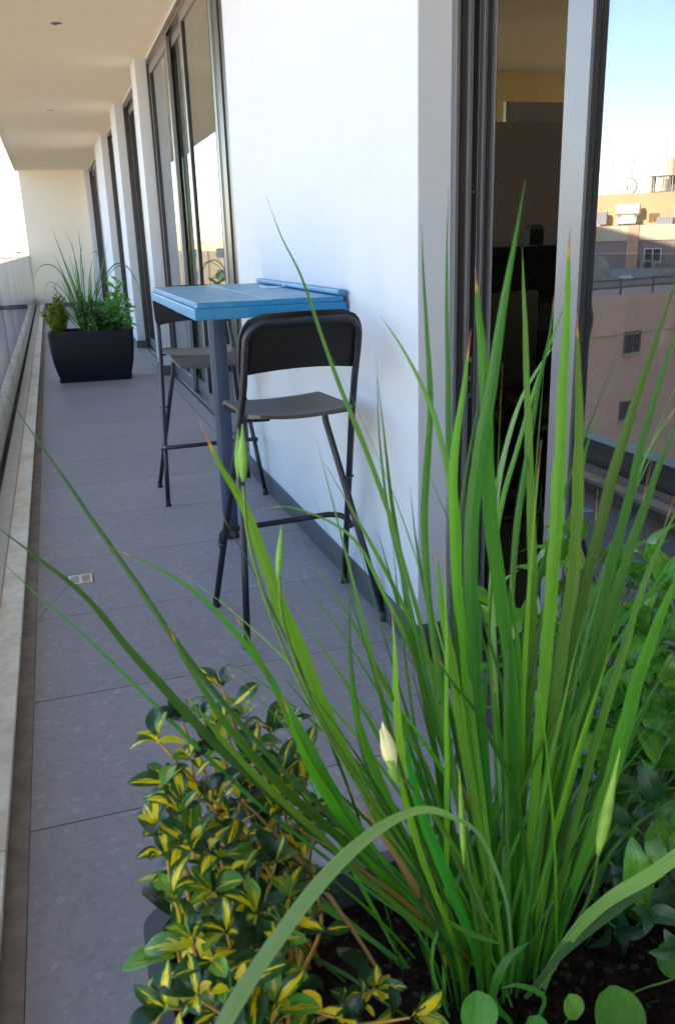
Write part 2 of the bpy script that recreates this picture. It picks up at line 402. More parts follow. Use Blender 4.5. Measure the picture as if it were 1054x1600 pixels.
# floor bed with every tile on its own
bed = struct(MB().box(EX-.3, 1.3, FY0, FY1+.2, -.30, -.014).build('floor', M['grout']))
ty0 = 1.743 - .5975*7
tile_w = .5975
prev = None
k = 0
y = ty0
def tile_mesh(x0, x1, ln, cut=None):
    return None
tm = MB().box(0, WX-.002-(EX+.002), 0, tile_w-.004, -.012, 0).mesh('tile', M['tile'])
DY0, DY1, DX0, DX1 = 3.235, 3.335, -.082, .010
while y < FY1:
    if y < DY0 < y+tile_w:
        # the tile round the drain is cut in four along the fall lines
        x0, x1, ya, yb = EX+.002, WX-.002, y, y+tile_w-.004
        c = .0015
        pa = [(x0, ya), (x1-.35, ya), (DX1, DY0), (DX0, DY0)]
        quads = [[(x0+c, ya), (x0+.62, ya), (DX1+.003, DY0-.003), (DX0-.003, DY0-.003)],
                 [(x0+.62+.004, ya), (x1, ya), (x1, yb), (x0+.62+.004, yb), (DX1+.003+c, DY1+.003), (DX1+.003+c, DY0-.003)],
                 [(DX0-.003, DY1+.003+c), (DX1+.003, DY1+.003+c), (x0+.62, yb), (x0+c, yb)],
                 [(x0, ya+.004), (DX0-.003-c, DY0-.003), (DX0-.003-c, DY1+.003), (x0, yb-.004)]]
        for q in quads:
            b = MB(); b.poly_prism([(px, py, -.012) for px, py in q], (0, 0, .012)); b.build('tile', M['tile'], bed)
    else:
        inst('tile', tm, bed, Matrix.Translation((EX+.002, y, 0)))
    y += tile_w
# recess floors in front of the windows (sill slabs), window data
WINS = [(4.66, 8.70), (9.12, 11.29), (12.04, 14.22), (15.95, 20.40)]
tl = MB().box(WX+.003, FX-.004, 0, 1, -.012, .0)
for (a, b) in WINS:
    q = MB().box(WX+.003, FX-.004, a+.004, b-.004, -.012, .002).build('tile', M['tile'], bed)

# drain
dr = empty('floor_drain', ((DX0+DX1)/2, (DY0+DY1)/2, 0)); tag(dr, 'small square metal floor drain with slots set in the grey tiles', 'drain')
hx = (DX1-DX0)/2; hy = (DY1-DY0)/2
MB().box(-hx, hx, -hy, hy, -.012, -.006).build('drain_bed', M['alu_black'], dr)
g = MB(); 
g.box(-hx, hx, -hy, -hy+.014, -.006, .001).box(-hx, hx, hy-.014, hy, -.006, .001).box(-hx, -hx+.010, -hy+.014, hy-.014, -.006, .001).box(hx-.010, hx, -hy+.014, hy-.014, -.006, .001).box(-.006, .006, -hy+.014, hy-.014, -.006, .001)
for i in range(6):
    yy = -hy+.020+i*.0115
    g.box(-hx+.010, -.006, yy, yy+.006, -.006, .0005).box(.006, hx-.010, yy, yy+.006, -.006, .0005)
g.build('grate', M['steel'], dr)

# ceiling slab with drip grooves near its edge
ce = MB()
ce.box(-.395, 1.3, FY0, FY1+.3, CZH, CZH+.30)
ce.box(-.440, -.401, FY0, FY1+.3, CZH, CZH+.30)
ce.box(-.480, -.446, FY0, FY1+.3, CZH-.001, CZH+.30)
ce.box(-.446, -.395, FY0, FY1+.3, CZH+.012, CZH+.29)
struct(ce.build('ceiling', M['ceil']))
for (x, yy, lb) in ((.271, 7.55, 'small round ceiling light above the tall planter, nearest of the row'), (.240, 11.97, 'small round ceiling light, second along the ceiling'), (.25, 16.64, 'small round ceiling light nearest the end wall')):
    e = empty('ceiling_light', (x, yy, CZH)); tag(e, lb, 'ceiling light', 'recessed ceiling lights in a row')
    MB().lathe([(.045, 0), (.045, -.004), (.036, -.007), (.034, -.003)], (0,0,0), 20).build('light_ring', M['steel'], e, smooth=False)
    MB().lathe([(.033, -.002), (.030, -.005)], (0,0,0), 16).build('light_lens', M['acrylic'], e)

# walls: big section, pillars, end wall
def wall_piece(y0, y1, label, name='wall', x1=1.164, reveal=True):
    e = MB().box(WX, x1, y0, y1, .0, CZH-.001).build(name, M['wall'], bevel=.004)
    tag(e, label, 'wall')
    s = MB().box(WX-.010, WX-.0005, y0-.008, y1+.008, .002, .098).box(WX-.0005, FX+.0, y0-.010, y0-.0005, .002, .098)
    s.build('skirting', M['skirt'], e, bevel=.002)
    return e
wall_piece(2.22, 4.64, 'white plaster wall section behind the blue table, with a dark skirting')
wall_piece(8.72, 9.10, 'white wall pier between the first and second tall windows', 'wall_pier')
wall_piece(11.30, 12.03, 'white wall pier between the second and third tall windows', 'wall_pier')
wall_piece(14.23, 15.94, 'white wall pier between the third and fourth tall windows', 'wall_pier')
wall_piece(20.42, 20.60, 'narrow white wall return beside the end wall', 'wall_pier')
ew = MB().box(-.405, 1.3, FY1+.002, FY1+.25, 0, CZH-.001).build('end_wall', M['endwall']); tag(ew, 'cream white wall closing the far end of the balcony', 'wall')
MB().box(EX, WX-.01, FY1-.010, FY1+.0015, .002, .098).build('skirting', M['skirt'], ew)

# kerb: inner face, stones, channel
kb = empty('balcony_kerb', (-.25, 0, 0)); tag(kb, 'low cream stone kerb under the glass railing with a pale channel', 'kerb')
ky = FY0; i = 0
while ky < FY1:
    L = 1.05
    s = MB().box(-.310+.25, -.234+.25, ky, min(ky+L-.003, FY1), .052, .072).build('coping_stone', M['stone'], kb, bevel=.0025)
    ky += L
MB().box(-.31+.25, EX+.0005+.25, FY0, FY1, -.01, -.0005).box(-.31+.25, -.240+.25, FY0, FY1, 0, .0515).build('kerb_body', mottled('kerb_brown', (.23,.20,.19), .3, 14, .8), kb)
MB().box(-.378+.25, -.3105+.25, FY0, FY1, .04, .086).build('channel_cap', M['channel'], kb, bevel=.002)
MB().box(-.386+.25, -.3785+.25, FY0, FY1, .03, .080).build('gasket', M['gasket'], kb)
MB().box(-.52+.25, -.412+.25, FY0, FY1, -.25, .19).build('outer_channel', M['alu'], kb)
MB().box(-.52+.25, -.41+.25, FY0, FY1, .1905, .205).build('outer_cap', M['alu_dark'], kb)

# glass railing
rl = empty('glass_railing', (-.40, 0, 0)); tag(rl, 'frameless glass balcony railing of tall panels', 'railing')
ky = -3.33; PL = 1.52
while ky < FY1-.1:
    y1 = min(ky+PL-.012, FY1-.005)
    MB().box(-.006, .006, ky, y1, .05, 1.15).build('glass_panel', M['railglass'], rl)
    MB().box(-.0065, .0065, y1+.001, y1+.011, .05, 1.15).build('joint_seal', M['gasket'], rl)
    ky += PL

# ---------------------------------------------------------------- sliding windows
def profile(z0, z1, x0, x1, y0, y1): return MB().box(x0, x1, y0, y1, z0, z1)
def window(y0, y1, sashes, label, group='tall sliding windows along the balcony', top=2.865):
    e = empty('sliding_window', (FX, (y0+y1)/2, 0)); tag(e, label, 'window', group)
    ox, oy = FX, (y0+y1)/2
    fr = MB()
    a, b = y0-oy, y1-oy
    fr.box(0, .15, a+.001, a+.035, .0025, top).box(0, .15, b-.035, b-.001, .0025, top)
    fr.box(0, .15, a+.035, b-.035, top-.035, top).box(0, .15, a+.035, b-.035, .0025, .022)
    fr.build('window_frame', M['alu_dark'], e, bevel=.002)
    tk = MB()
    for x in (.012, .052, .092, .132): tk.box(x, x+.005, a+.035, b-.035, .0225, .036).box(x, x+.005, a+.035, b-.035, top-.05, top-.0355)
    tk.build('track', M['steel'], e)
    MB().box(0, .15, a, b, top+.001, CZH-.0015).build('head_strip', M['wall'], e)
    for (sy0, sy1, tr) in sashes:
        sy0 -= oy; sy1 -= oy; x = .018+.040*tr; w = .075
        s = MB().box(x, x+.030, sy0, sy0+w, .037, top-.052).box(x, x+.030, sy1-w, sy1, .037, top-.052)
        s.box(x, x+.030, sy0+w, sy1-w, top-.052-w, top-.052).box(x, x+.030, sy0+w, sy1-w, .037, .037+w+.02)
        so_ = s.build('sash', M['alu'], e, bevel=.0025)
        g = MB().box(x+.012, x+.018, sy0+w-.001, sy1-w+.001, .037+w+.019, top-.052-w+.001)
        gp = g.build('pane', M['pane'], so_)
        q = MB()
        for (u0, u1) in ((sy0+w, sy0+w+.008), (sy1-w-.008, sy1-w)):
            q.box(x-.0015, x+.0115, u0, u1, .037+w+.02, top-.052-w)
        q.build('glazing_seal', M['gasket'], so_)
    return e
window(4.66, 8.70, [(7.45, 8.66, 0), (6.62, 7.62, 1), (5.55, 6.72, 0), (4.70, 5.17, 2)], 'tall dark framed sliding window nearest the blue table, reflecting the sky')
w1 = bpy.data.objects['sliding_window']
for (a, b_, x, m_) in ((5.43, 5.54, .022, 'alu_black'), (5.36, 5.429, .010, 'alu_dark'), (5.29, 5.359, .004, 'alu_dark'), (5.18, 5.289, .014, 'alu_dark')):
    MB().box(x, x+.06, a-6.68, b_-6.68, .037, 2.813).build('stile_profile', M[m_], w1, bevel=.002)
window(9.12, 11.29, [(10.2, 11.25, 1), (9.16, 10.3, 0)], 'tall sliding window behind the right side of the far planter')
window(12.04, 14.22, [(13.1, 14.18, 1), (12.08, 13.2, 0)], 'tall sliding window, third from the blue table')
window(15.95, 20.40, [(18.9, 20.36, 1), (17.4, 19.0, 0), (15.99, 17.5, 1)], 'tall sliding window closest to the end wall')

# near door with its open leaf
dy0, dy1 = -2.4, 2.22
de = empty('sliding_door', (FX, 2.2, 0)); tag(de, 'near sliding glass door standing open beside the white wall, big pane reflecting houses and sky', 'door')
def lb(x0, x1, y0, y1, z0, z1): return MB().box(x0-FX, x1-FX, y0-2.2, y1-2.2, z0, z1)
TOP = 2.865
# far jamb: stepped profiles side by side seen from the camera
segs = [(1.050, 1.062, .000, 'alu'), (1.062, 1.086, .012, 'alu_dark'), (1.086, 1.100, .000, 'alu'), (1.100, 1.130, .030, 'alu_black'), (1.130, 1.141, .004, 'alu'), (1.141, 1.160, .018, 'alu_dark'), (1.160, 1.166, -.004, 'alu')]
for i, (a, b, rec, m) in enumerate(segs):
    lb(a+.0003, b-.0003, dy1-.030+rec, dy1-.001, .002, TOP).build('jamb_profile', M[m], de, bevel=.0015)
lb(1.05, 1.166, dy0, dy1-.035, TOP-.035, TOP).build('head', M['alu_dark'], de)
lb(1.05, 1.166, dy0, dy1-.035, .002, .020).build('threshold', M['alu_dark'], de)
tk = MB()
for x in (1.066, 1.104, 1.146): tk.box(x-FX, x+.005-FX, dy0-2.2, dy1-.035-2.2, .0205, .034)
tk.build('track', M['steel'], de)
lb(FX, 1.2, dy0, dy1, TOP+.001, CZH-.0015).build('head_strip', M['wall'], de)
# leaf slid open towards the camera
def leaf(y0, y1, x, w=.095):
    s = lb(x, x+.034, y0, y0+w, .036, TOP-.052).v
    b = MB(); 
    b.box(x-FX, x+.034-FX, y0-2.2, y0+w-2.2, .036, TOP-.052).box(x-FX, x+.034-FX, y1-w-2.2, y1-2.2, .036, TOP-.052)
    b.box(x-FX, x+.034-FX, y0+w-2.2, y1-w-2.2, .036, .036+w).box(x-FX, x+.034-FX, y0+w-2.2, y1-w-2.2, TOP-.052-w, TOP-.052)
    o = b.build('door_leaf', M['alu'], de, bevel=.003)
    g = MB().box(x+.014-FX, x+.020-FX, y0+w-.001-2.2, y1-w+.001-2.2, .036+w-.001, TOP-.052-w+.001).build('pane', M['pane_near'], o)
    q = MB()
    for (u0, u1) in ((y0+w, y0+w+.011), (y1-w-.011, y1-w)):
        q.box(x-.001-FX, x+.0135-FX, u0-2.2, u1-2.2, .036+w, TOP-.052-w)
    q.build('glazing_seal', M['gasket'], o)
    return o
leaf(.10, 1.745, 1.09)
leaf(-1.6, .08, 1.09)
# strike plate and screw on the far jamb
sp_ = MB().box(1.108-FX, 1.122-FX, dy1-.0065-2.2, dy1-.0010-2.2, .80, .92); sp_.build('strike_plate', M['steel'], de, bevel=.001)
MB().box(1.1115-FX, 1.1185-FX, dy1-.0085-2.2, dy1-.0066-2.2, .865, .905).box(1.1115-FX, 1.1185-FX, dy1-.0085-2.2, dy1-.0066-2.2, .815, .850).build('latch_hole', M['alu_black'], de)
MB().tube([(1.115-FX, dy1-.010-2.2, 1.365), (1.115-FX, dy1-.001-2.2, 1.365)], .0035, 10).build('screw', M['steel'], de)

# ---------------------------------------------------------------- interior behind the glass
IX = 1.31
rm = MB()
tan = mottled('tan_office_wall', (.74,.58,.32), .05, 1.5, .9)
offc = mottled('office_ceiling', (.62,.58,.52), .05, 1.5, .9)
ofl = mottled('office_carpet', (.07,.065,.065), .2, 9, .95)
w_ = struct(MB().box(7.5, 7.6, -3, 20.6, 0, 1.1).box(7.5, 7.6, -3, 20.6, 1.75, 2.8).box(7.5, 7.6, 8.2, 20.6, 1.1001, 1.749).box(7.5, 7.6, -3, 5.0, 1.1001, 1.749).build('office_back_wall', tan))  # unseen wall; strip opening added to let sun light the room
w_ = MB().box(1.30, 7.5, 8.35, 8.45, 0, 2.8).build('office_partition_wall', tan); tag(w_, 'tan inner office wall seen high up through the open door', 'wall')
w_ = MB().box(1.30, 7.5, -3.1, -3.0, 0, 2.8).build('office_side_wall', tan); tag(w_, 'tan inner office wall behind the near pane', 'wall')
struct(MB().box(1.301, 7.6, -3.1, 20.6, 2.801, 3.0).build('office_ceiling', offc))
struct(MB().box(1.301, 7.6, -3.1, 20.6, -.3, -.001).build('office_floor', ofl))
pt = empty('office_screen', (3.4, 5.4, 0)); tag(pt, 'mauve grey fabric office screen behind the open door', 'screen')
fab = mottled('mauve_fabric', (.48,.40,.41), .06, 40, .95, bumps=(300, .3, .002))
MB().box(-1.35, 2.2, -.03, .03, .05, 1.955).build('fabric_panel', fab, pt, bevel=.006)
MB().box(-.42, 2.2, .035, .07, 1.90, 2.085).build('upper_panel', mottled('mauve_fabric_light', (.60,.54,.58), .06, 40, .95), pt)
MB().box(-.432, -.4205, .033, .072, 1.90, 2.085).build('panel_edge', M['steel'], pt)
ck = empty('office_cabinet', (3.0, 4.5, 0)); tag(ck, 'black office shelf unit in front of the fabric screen', 'cabinet')
blk = mottled('black_laminate', (.008,.007,.008), .1, 10, .4)
MB().box(-.95, 1.6, -.02, .42, 1.15, 1.185).build('cabinet_top', blk, ck)
MB().box(-.95, 1.6, .38, .42, 0, 1.149).box(-.95, -.91, 0, .379, 0, 1.149).box(1.56, 1.6, 0, .379, 0, 1.149).build('cabinet_body', blk, ck)
MB().box(-.90, 1.55, 0, .37, .86, .89).build('shelf', blk, ck)
MB().box(-.90, 1.55, .02, .36, .70, .859).build('drawer_front', mottled('grey_drawer', (.05,.045,.05), .1, 10, .5), ck)
tl_ = empty('desk_speaker', at(832, 385, 4.55)); tl_.location.z = 1.186; tag(tl_, 'small grey rounded speaker standing on the black office cabinet', 'speaker')
MB().poly_prism([(-.045,-.03,0),(.05,-.03,0),(.05,-.03,.10),(.03,-.03,.118),(-.02,-.03,.118),(-.04,-.03,.09)], (0,.06,0)).build('speaker_body', mottled('grey_plastic', (.10,.105,.11), .1, 20, .4), tl_)
MB().box(-.04, .045, -.034, -.0305, .01, .09).build('speaker_grille', M['gasket'], tl_)
oc = empty('office_chair', (1.95, 3.1, 0), .5); tag(oc, 'black office chair in the dark room behind the door opening', 'chair')
MB().lathe([(.20, .46), (.24, .48), (.24, .52), (.20, .54)], (0,0,0), 18).build('seat', blk, oc, smooth=True)
MB().box(-.21, .21, .20, .25, .60, 1.02).build('backrest', blk, oc, bevel=.02)
MB().tube([(0,0,.08),(0,0,.46)], .03, 10).build('column', blk, oc)
for k in range(5):
    a = k*2*math.pi/5; MB().tube([(0,0,.09),(math.cos(a)*.28, math.sin(a)*.28, .06)], [.025,.015], 8).build('base_arm', blk, oc)
    MB().tube([(math.cos(a)*.28-.02, math.sin(a)*.28, .03),(math.cos(a)*.28+.02, math.sin(a)*.28, .03)], .03, 10).build('caster', M['gasket'], oc)
MB().tube([(0,.1,.47),(0,.24,.55),(0,.24,.7)], .02, 8).build('back_support', blk, oc)
bx = empty('cardboard_box', (2.15, 3.55, .47)); 
bx.location = at(785, 640, 3.6); bx.location.z = at(785, 655, 3.6).z; tag(bx, 'small brown cardboard box in the dark room behind the open door', 'box')
crd = mottled('cardboard', (.16,.10,.045), .1, 10, .9)
MB().box(-.07, .05, -.05, .05, 0, .11).build('box_body', crd, bx); MB().box(-.07, .05, -.06, -.0501, .085, .112).build('box_flap', crd, bx)
st = empty('side_stool', (bx.location.x, bx.location.y, 0)); tag(st, 'black side stand under the cardboard box in the dark room', 'stand')
MB().box(-.16, .16, -.14, .14, bx.location.z-.031, bx.location.z-.001).build('stand_top', blk, st)
for sx in (-1, 1):
    for sy in (-1, 1): MB().box(sx*.14-.012, sx*.14+.012, sy*.12-.012, sy*.12+.012, 0, bx.location.z-.032).build('leg', blk, st)

# our own building above and beside the balcony
bd = empty('own_building', (4, 5, 0)); tag(bd, 'pale rendered storeys of the balcony building above and beyond', 'building')
ob = mottled('outer_render', (.66,.62,.55), .08, .5, .9)
MB().box(-4.40, 3.7, -4.5, 46, CZH+.301, 15.2).build('upper_storeys', ob, bd)
MB().box(-4.40, 3.7, -4.5, 46, -15, -.301).build('lower_storeys', ob, bd)
MB().box(-4.40, 3.7, FY1+.26, 46, -.3005, CZH+.3005).build('far_wing', ob, bd)
MB().box(-3.0, 3.7, -4.5, FY0-.6, -.3005, CZH+.3005).build('near_sun_blocker', ob, bd)  # unseen block put in to keep sun from leaking in behind the balcony
for wy in range(-2, 44, 4):
    for wz in (4.2, 7.4, 10.6, -4.0, -7.2):
        MB().box(-4.43, -4.401, wy, wy+2.2, wz, wz+1.6).build('window', M['pane'], bd)
bd.location = (4, 0, 0)

# ---------------------------------------------------------------- bar table
tb = empty('bar_table', (.66, 3.43, 0)); tag(tb, 'tall bar table with chipped blue wooden top on one slate post, against the white wall', 'table')
x0, x1, y0, y1 = .425-.66, .945-.66, 2.80-3.43, 4.06-3.43
bv = .004
npl = 4; pw = (x1-x0-.02)/npl
for i in range(npl):
    jig = random.uniform(-.0015, .0015)
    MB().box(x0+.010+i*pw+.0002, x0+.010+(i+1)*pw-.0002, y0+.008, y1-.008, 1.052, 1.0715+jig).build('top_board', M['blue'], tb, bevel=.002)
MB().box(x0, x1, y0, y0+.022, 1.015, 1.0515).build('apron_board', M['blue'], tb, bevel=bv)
MB().box(x0, x1, y1-.022, y1, 1.015, 1.0515).build('apron_board', M['blue'], tb, bevel=bv)
MB().box(x0, x0+.022, y0+.0225, y1-.0225, 1.015, 1.0515).build('apron_board', M['blue'], tb, bevel=bv)
MB().box(x1-.022, x1, y0+.0225, y1-.0225, 1.015, 1.0515).build('apron_board', M['blue'], tb, bevel=bv)
MB().box(x0+.023, x1-.023, y0+.023, y1-.023, 1.020, 1.050).build('under_board', M['blue'], tb)
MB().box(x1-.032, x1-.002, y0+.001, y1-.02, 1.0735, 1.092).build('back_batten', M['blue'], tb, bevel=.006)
n = 14; prof = []
pp_ = []
for k in range(12):
    a = 2*math.pi*k/12; r = .040*(1.0 if k % 3 else .94); pp_.append((r*math.cos(a)*1.0-.035, r*math.sin(a)+.12, 0))
pm = MB().poly_prism(pp_, (0, 0, 1.0195))
pm.v = [(-.035+(x+.035)*(1-.14*(1-z/1.02)), .12+(y-.12)*(1-.14*(1-z/1.02)), z) for x, y, z in pm.v]
pm.build('post', M['post'], tb, bevel=.004)
MB().tube([(-.035, .12, .0), (-.035, .12, .012)], .036, 18).build('post_foot', M['rubber'], tb)
MB().box(-.035-.16, -.035+.16, .12-.035, .12+.035, .990, 1.0195).build('cross_bearer', M['post'], tb, bevel=.003)

# clear sign holder on the table
hp = at(447, 446, 3.62); hp.z = 1.0735; hp.x = .86; hp.y = 3.5
sh = empty('sign_holder', hp, R(-8)); tag(sh, 'clear acrylic sign holder standing on the blue table by the wall', 'sign holder')
MB().box(-.052, .052, -.03, .03, 0, .004).build('base_plate', M['acrylic'], sh, bevel=.001)
MB().box(-.036, .036, -.0035, -.0015, .0045, .15).build('front_sheet', M['acrylic'], sh)
MB().box(-.054, -.043, -.008, .008, .0045, .011).build('clip', M['steel'], sh, bevel=.002)
MB().box(.043, .054, -.008, .008, .0045, .011).build('clip', M['steel'], sh, bevel=.002)

# ---------------------------------------------------------------- bar stools
def arc(c, r, a0, a1, u, v, n=6):
    return [Vector(c)+Vector(u)*r*math.cos(a0+(a1-a0)*i/n)+Vector(v)*r*math.sin(a0+(a1-a0)*i/n) for i in range(n+1)]
def stool(label):
    e = empty('bar_stool', (0,0,0)); tag(e, label, 'bar stool', 'black folding bar stools at the blue table')
    r = .0112
    # frame running from the front feet up into the backrest arch; yb(z) leans back
    yb = lambda z: .190 - .372*z if z < .88 else .190-.372*.88-.30*(z-.88)
    xb = lambda z: .253 - .070*min(1, z/.80)
    pts = []
    for z in (.018, .25, .50, .72, .84, .93): pts.append((-xb(z), yb(z), z))
    cz, rr = .965, .062
    for k in range(1, 7):
        a = math.pi - k*(math.pi/2)/6
        pts.append((-xb(1)+rr+rr*math.cos(a), yb(cz+rr*math.sin(a)), cz+rr*math.sin(a)))
    left = pts; right = [(-x, y, z) for x, y, z in reversed(pts)]
    MB().tube(left+[(0, left[-1][1]-.012, left[-1][2]+.003)]+right, r, 12).build('back_frame', M['tube'], e, smooth=True)
    # frame from the rear feet up under the seat
    yr = lambda z: -.197+.40*z
    xr = lambda z: .247-.100*z/.70
    pts = [(-xr(z), yr(z), z) for z in (.018, .3, .6)]
    pts += spline([(-xr(.66), yr(.66), .66), (-.150, .075, .700), (-.140, .085, .718), (-.11, .088, .722)], 4)
    right = [(-x, y, z) for x, y, z in reversed(pts)]
    MB().tube(pts+right, r, 12).build('seat_frame', M['tube'], e, smooth=True)
    # foot rest bulging to the front
    z = .285; yf = yb(z)
    pts = [(-xb(z)-.012, yf-.012, z-.022), (-xb(z)-.012, yf+.012, z-.008), (-xb(z)+.004, yf+.052, z+.004), (-xb(z)+.045, yf+.072, z+.008)]
    pts = spline(pts, 4); right = [(-x, y, zz) for x, y, zz in reversed(pts)]
    MB().tube(pts+right, .0105, 10).build('foot_rest', M['tube'], e, smooth=True)
    # low rail between the rear legs
    # backrest
    bk = MB(); nx, nz = 16, 12; W = .395; z0, z1 = .868, 1.052
    def bw(t):   # half width at height fraction t with rounded corners
        rt = .42; rb = .16
        if t > 1-rt: q = (t-(1-rt))/rt; return W/2 - .070*(1-math.sqrt(max(0, 1-q*q)))
        if t < rb: q = (rb-t)/rb; return W/2 - .020*(1-math.sqrt(max(0, 1-q*q)))
        return W/2
    for side in (0, 1):
        for j in range(nz+1):
            t = j/nz; hw = bw(t)
            for i in range(nx+1):
                u = -1+2*i/nx; x = u*hw
                z = z0+(z1-z0)*t + .014*(1-u*u)*(1-t) + .004*(1-u*u)*t
                y = yb(z)+.0135 - .020*(1-u*u) + (.0115 if side else 0)
                bk.v.append((x, y, z))
    N = (nx+1)*(nz+1)
    for j in range(nz):
        for i in range(nx):
            a = j*(nx+1)+i; bk.f.append((a, a+1, a+nx+2, a+nx+1)); bk.f.append((N+a+nx+1, N+a+nx+2, N+a+1, N+a))
    ring = [i for i in range(nx+1)]+[(j)*(nx+1)+nx for j in range(1, nz+1)]+[nz*(nx+1)+i for i in range(nx-1, -1, -1)]+[j*(nx+1) for j in range(nz-1, 0, -1)]
    for i in range(len(ring)):
        a, b = ring[i], ring[(i+1) % len(ring)]; bk.f.append((b, a, N+a, N+b))
    bk.build('backrest', M['ply'], e, angle=40)
    for sx in (-1, 1):
        for z in (.89, .955):
            MB().tube([(sx*xb(z), yb(z)-.0145, z), (sx*xb(z), yb(z)+.012, z)], .005, 8).build('bolt', M['tube'], e)
    # seat
    se = MB(); nx, ny = 14, 12
    for side in (0, 1):
        for j in range(ny+1):
            v = j/ny; y = -.155+.395*v
            hw = .176 - .006*v
            rc = .03
            if v < .08: hw -= rc*(1-math.sqrt(1-((.08-v)/.08)**2))
            if v > .92: hw -= rc*(1-math.sqrt(max(0, 1-((v-.92)/.08)**2)))
            for i in range(nx+1):
                u = -1+2*i/nx; x = u*hw
                z = .747 - .012*(1-u*u)*(1-.4*v) - (.045*((v-.82)/.18)**2 if v > .82 else 0) + (.004*((.15-v)/.15) if v < .15 else 0)
                se.v.append((x, y, z - (.012 if side else 0)))
    N = (nx+1)*(ny+1)
    for j in range(ny):
        for i in range(nx):
            a = j*(nx+1)+i; se.f.append((a, a+1, a+nx+2, a+nx+1)); se.f.append((N+a+nx+1, N+a+nx+2, N+a+1, N+a))
    ring = [i for i in range(nx+1)]+[(j)*(nx+1)+nx for j in range(1, ny+1)]+[ny*(nx+1)+i for i in range(nx-1, -1, -1)]+[j*(nx+1) for j in range(ny-1, 0, -1)]
    for i in range(len(ring)):
        a, b = ring[i], ring[(i+1) % len(ring)]; se.f.append((b, a, N+a, N+b))
    se.build('seat', M['seat'], e, angle=40)
    # under-seat rods to the back frame
    for sx in (-1, 1):
        z = .722
        MB().tube([(sx*.10, -.10, .722), (sx*(xb(z)), yb(z)-.0, z)], .005, 8).build('seat_rod', M['tube'], e)
        MB().tube([(sx*(xb(.47)+.014), yb(.47), .47), (sx*(xr(.47)-.004), yr(.47), .47)], .005, 8).build('pivot_bolt', M['tube'], e)
        for (x, y) in ((sx*xb(.02), yb(.02)), (sx*xr(.02), yr(.02))):
            MB().lathe([(.0145, 0), (.0155, .004), (.0125, .010), (.0118, .034)], (x, y, 0), 14).build('foot_cap', M['rubber'], e, smooth=True)
    return e
s1 = stool('near black folding bar stool with its back to the camera, wooden backrest and footrest bar')
s1.location = (.687, 2.655, 0); s1.rotation_euler = (0, 0, R(4.2))
s2 = copy_tree(s1)
s2.location = (.670, 4.325, 0); s2.rotation_euler = (0, 0, R(180.5))
s2['label'] = 'far black folding bar stool facing the camera, partly behind the blue table and its post'

# ---------------------------------------------------------------- planters
def planter(loc, rz, label, W=.80, D=.40, H=.49, saucer=True):
    e = empty('planter', loc, rz); tag(e, label, 'planter')
    def ringpts(hw, hd, z, r=.035, n=5):
        o = []
        for (cx, cy, a0) in ((hw-r, hd-r, 0), (-hw+r, hd-r, 90), (-hw+r, -hd+r, 180), (hw-r, -hd+r, 270)):
            for k in range(n+1):
                a = R(a0+90*k/n); o.append((cx+r*math.cos(a), cy+r*math.sin(a), z))
        return o
    prof = [(.0, .838), (.08, .865), (.2, .905), (.35, .945), (.55, .978), (.75, .995), (.9, 1.0), (1.0, .998)]
    b = MB(); rings = []
    for t, s in prof: rings.append(ringpts(W/2-(1-s)*W/2, D/2-(1-s)*W/2*.75, .022+t*(H-.022)))
    rings.append(ringpts(W/2-.022, D/2-.022, H, .025)); rings.append(ringpts(W/2-.030, D/2-.030, H-.05, .022)); rings.append(ringpts(W/2-.034, D/2-.034, H-.10, .022))
    n = len(rings[0])
    for r_ in rings: b.v += r_
    for i in range(len(rings)-1):
        for k in range(n):
            k2 = (k+1) % n; b.f.append((i*n+k, i*n+k2, (i+1)*n+k2, (i+1)*n+k))
    b.f.append(tuple(range(n))[::-1])
    b.build('pot', M['pot'], e, angle=45)
    if saucer:
        s = MB(); s.v += ringpts(W/2*.86, D/2*.80, 0)+ringpts(W/2*.875, D/2*.82, .0215)
        for k in range(n):
            k2 = (k+1) % n; s.f.append((k, k2, n+k2, n+k))
        s.f.append(tuple(range(n))[::-1]); s.f.append(tuple(range(n, 2*n))); s.build('saucer', M['pot'], e)
    so_ = MB(); nx, ny = 40, 20
    for j in range(ny+1):
        for i in range(nx+1):
            x = (-1+2*i/nx)*(W/2-.033); y = (-1+2*j/ny)*(D/2-.033)
            so_.v.append((x, y, H-.045+noise.noise(Vector((x*18, y*18, 3)))*.012+noise.noise(Vector((x*55, y*55, 7)))*.008))
    for j in range(ny):
        for i in range(nx):
            a = j*(nx+1)+i; so_.f.append((a, a+1, a+nx+2, a+nx+1))
    o = so_.build('soil', M['soil'], e, smooth=True); o['kind'] = 'stuff'
    return e
fp = planter((.310, 8.82, 0), R(-5), 'dark rectangular planter on a saucer by the far windows, full of grasses and shrubs')
npn = planter((.405, .655, 0), R(-1), 'dark rectangular planter in the foreground, mostly hidden by leaves', H=.49)
for c_ in npn.children:
    if c_.name.startswith(('pot', 'saucer')): c_.data.materials[0] = mottled('lit_plastic_pot', (.055,.056,.075), .12, 8, .5, bumps=(600, .15, .0008))  # lighter copy of the pot plastic, rim reflection put into its colour

rch = random.Random(4); chips = MB()
for i in range(420):
    p = Vector((rch.uniform(-.36, .36), rch.uniform(-.16, .16), .452+rch.uniform(-.004, .006)))
    u = Vector((rch.uniform(-1, 1), rch.uniform(-1, 1), rch.uniform(-.4, .4))); w = u.cross(Vector((rch.uniform(-1, 1), rch.uniform(-1, 1), 1))); 
    chips.obox(p, u, w, u.cross(w), rch.uniform(.0015, .005), rch.uniform(.001, .0025), rch.uniform(.0008, .002))
chips.build('soil_crumbs', mottled('bark_crumbs', (.030,.017,.011), .5, 90, .95), npn)['kind'] = 'stuff'

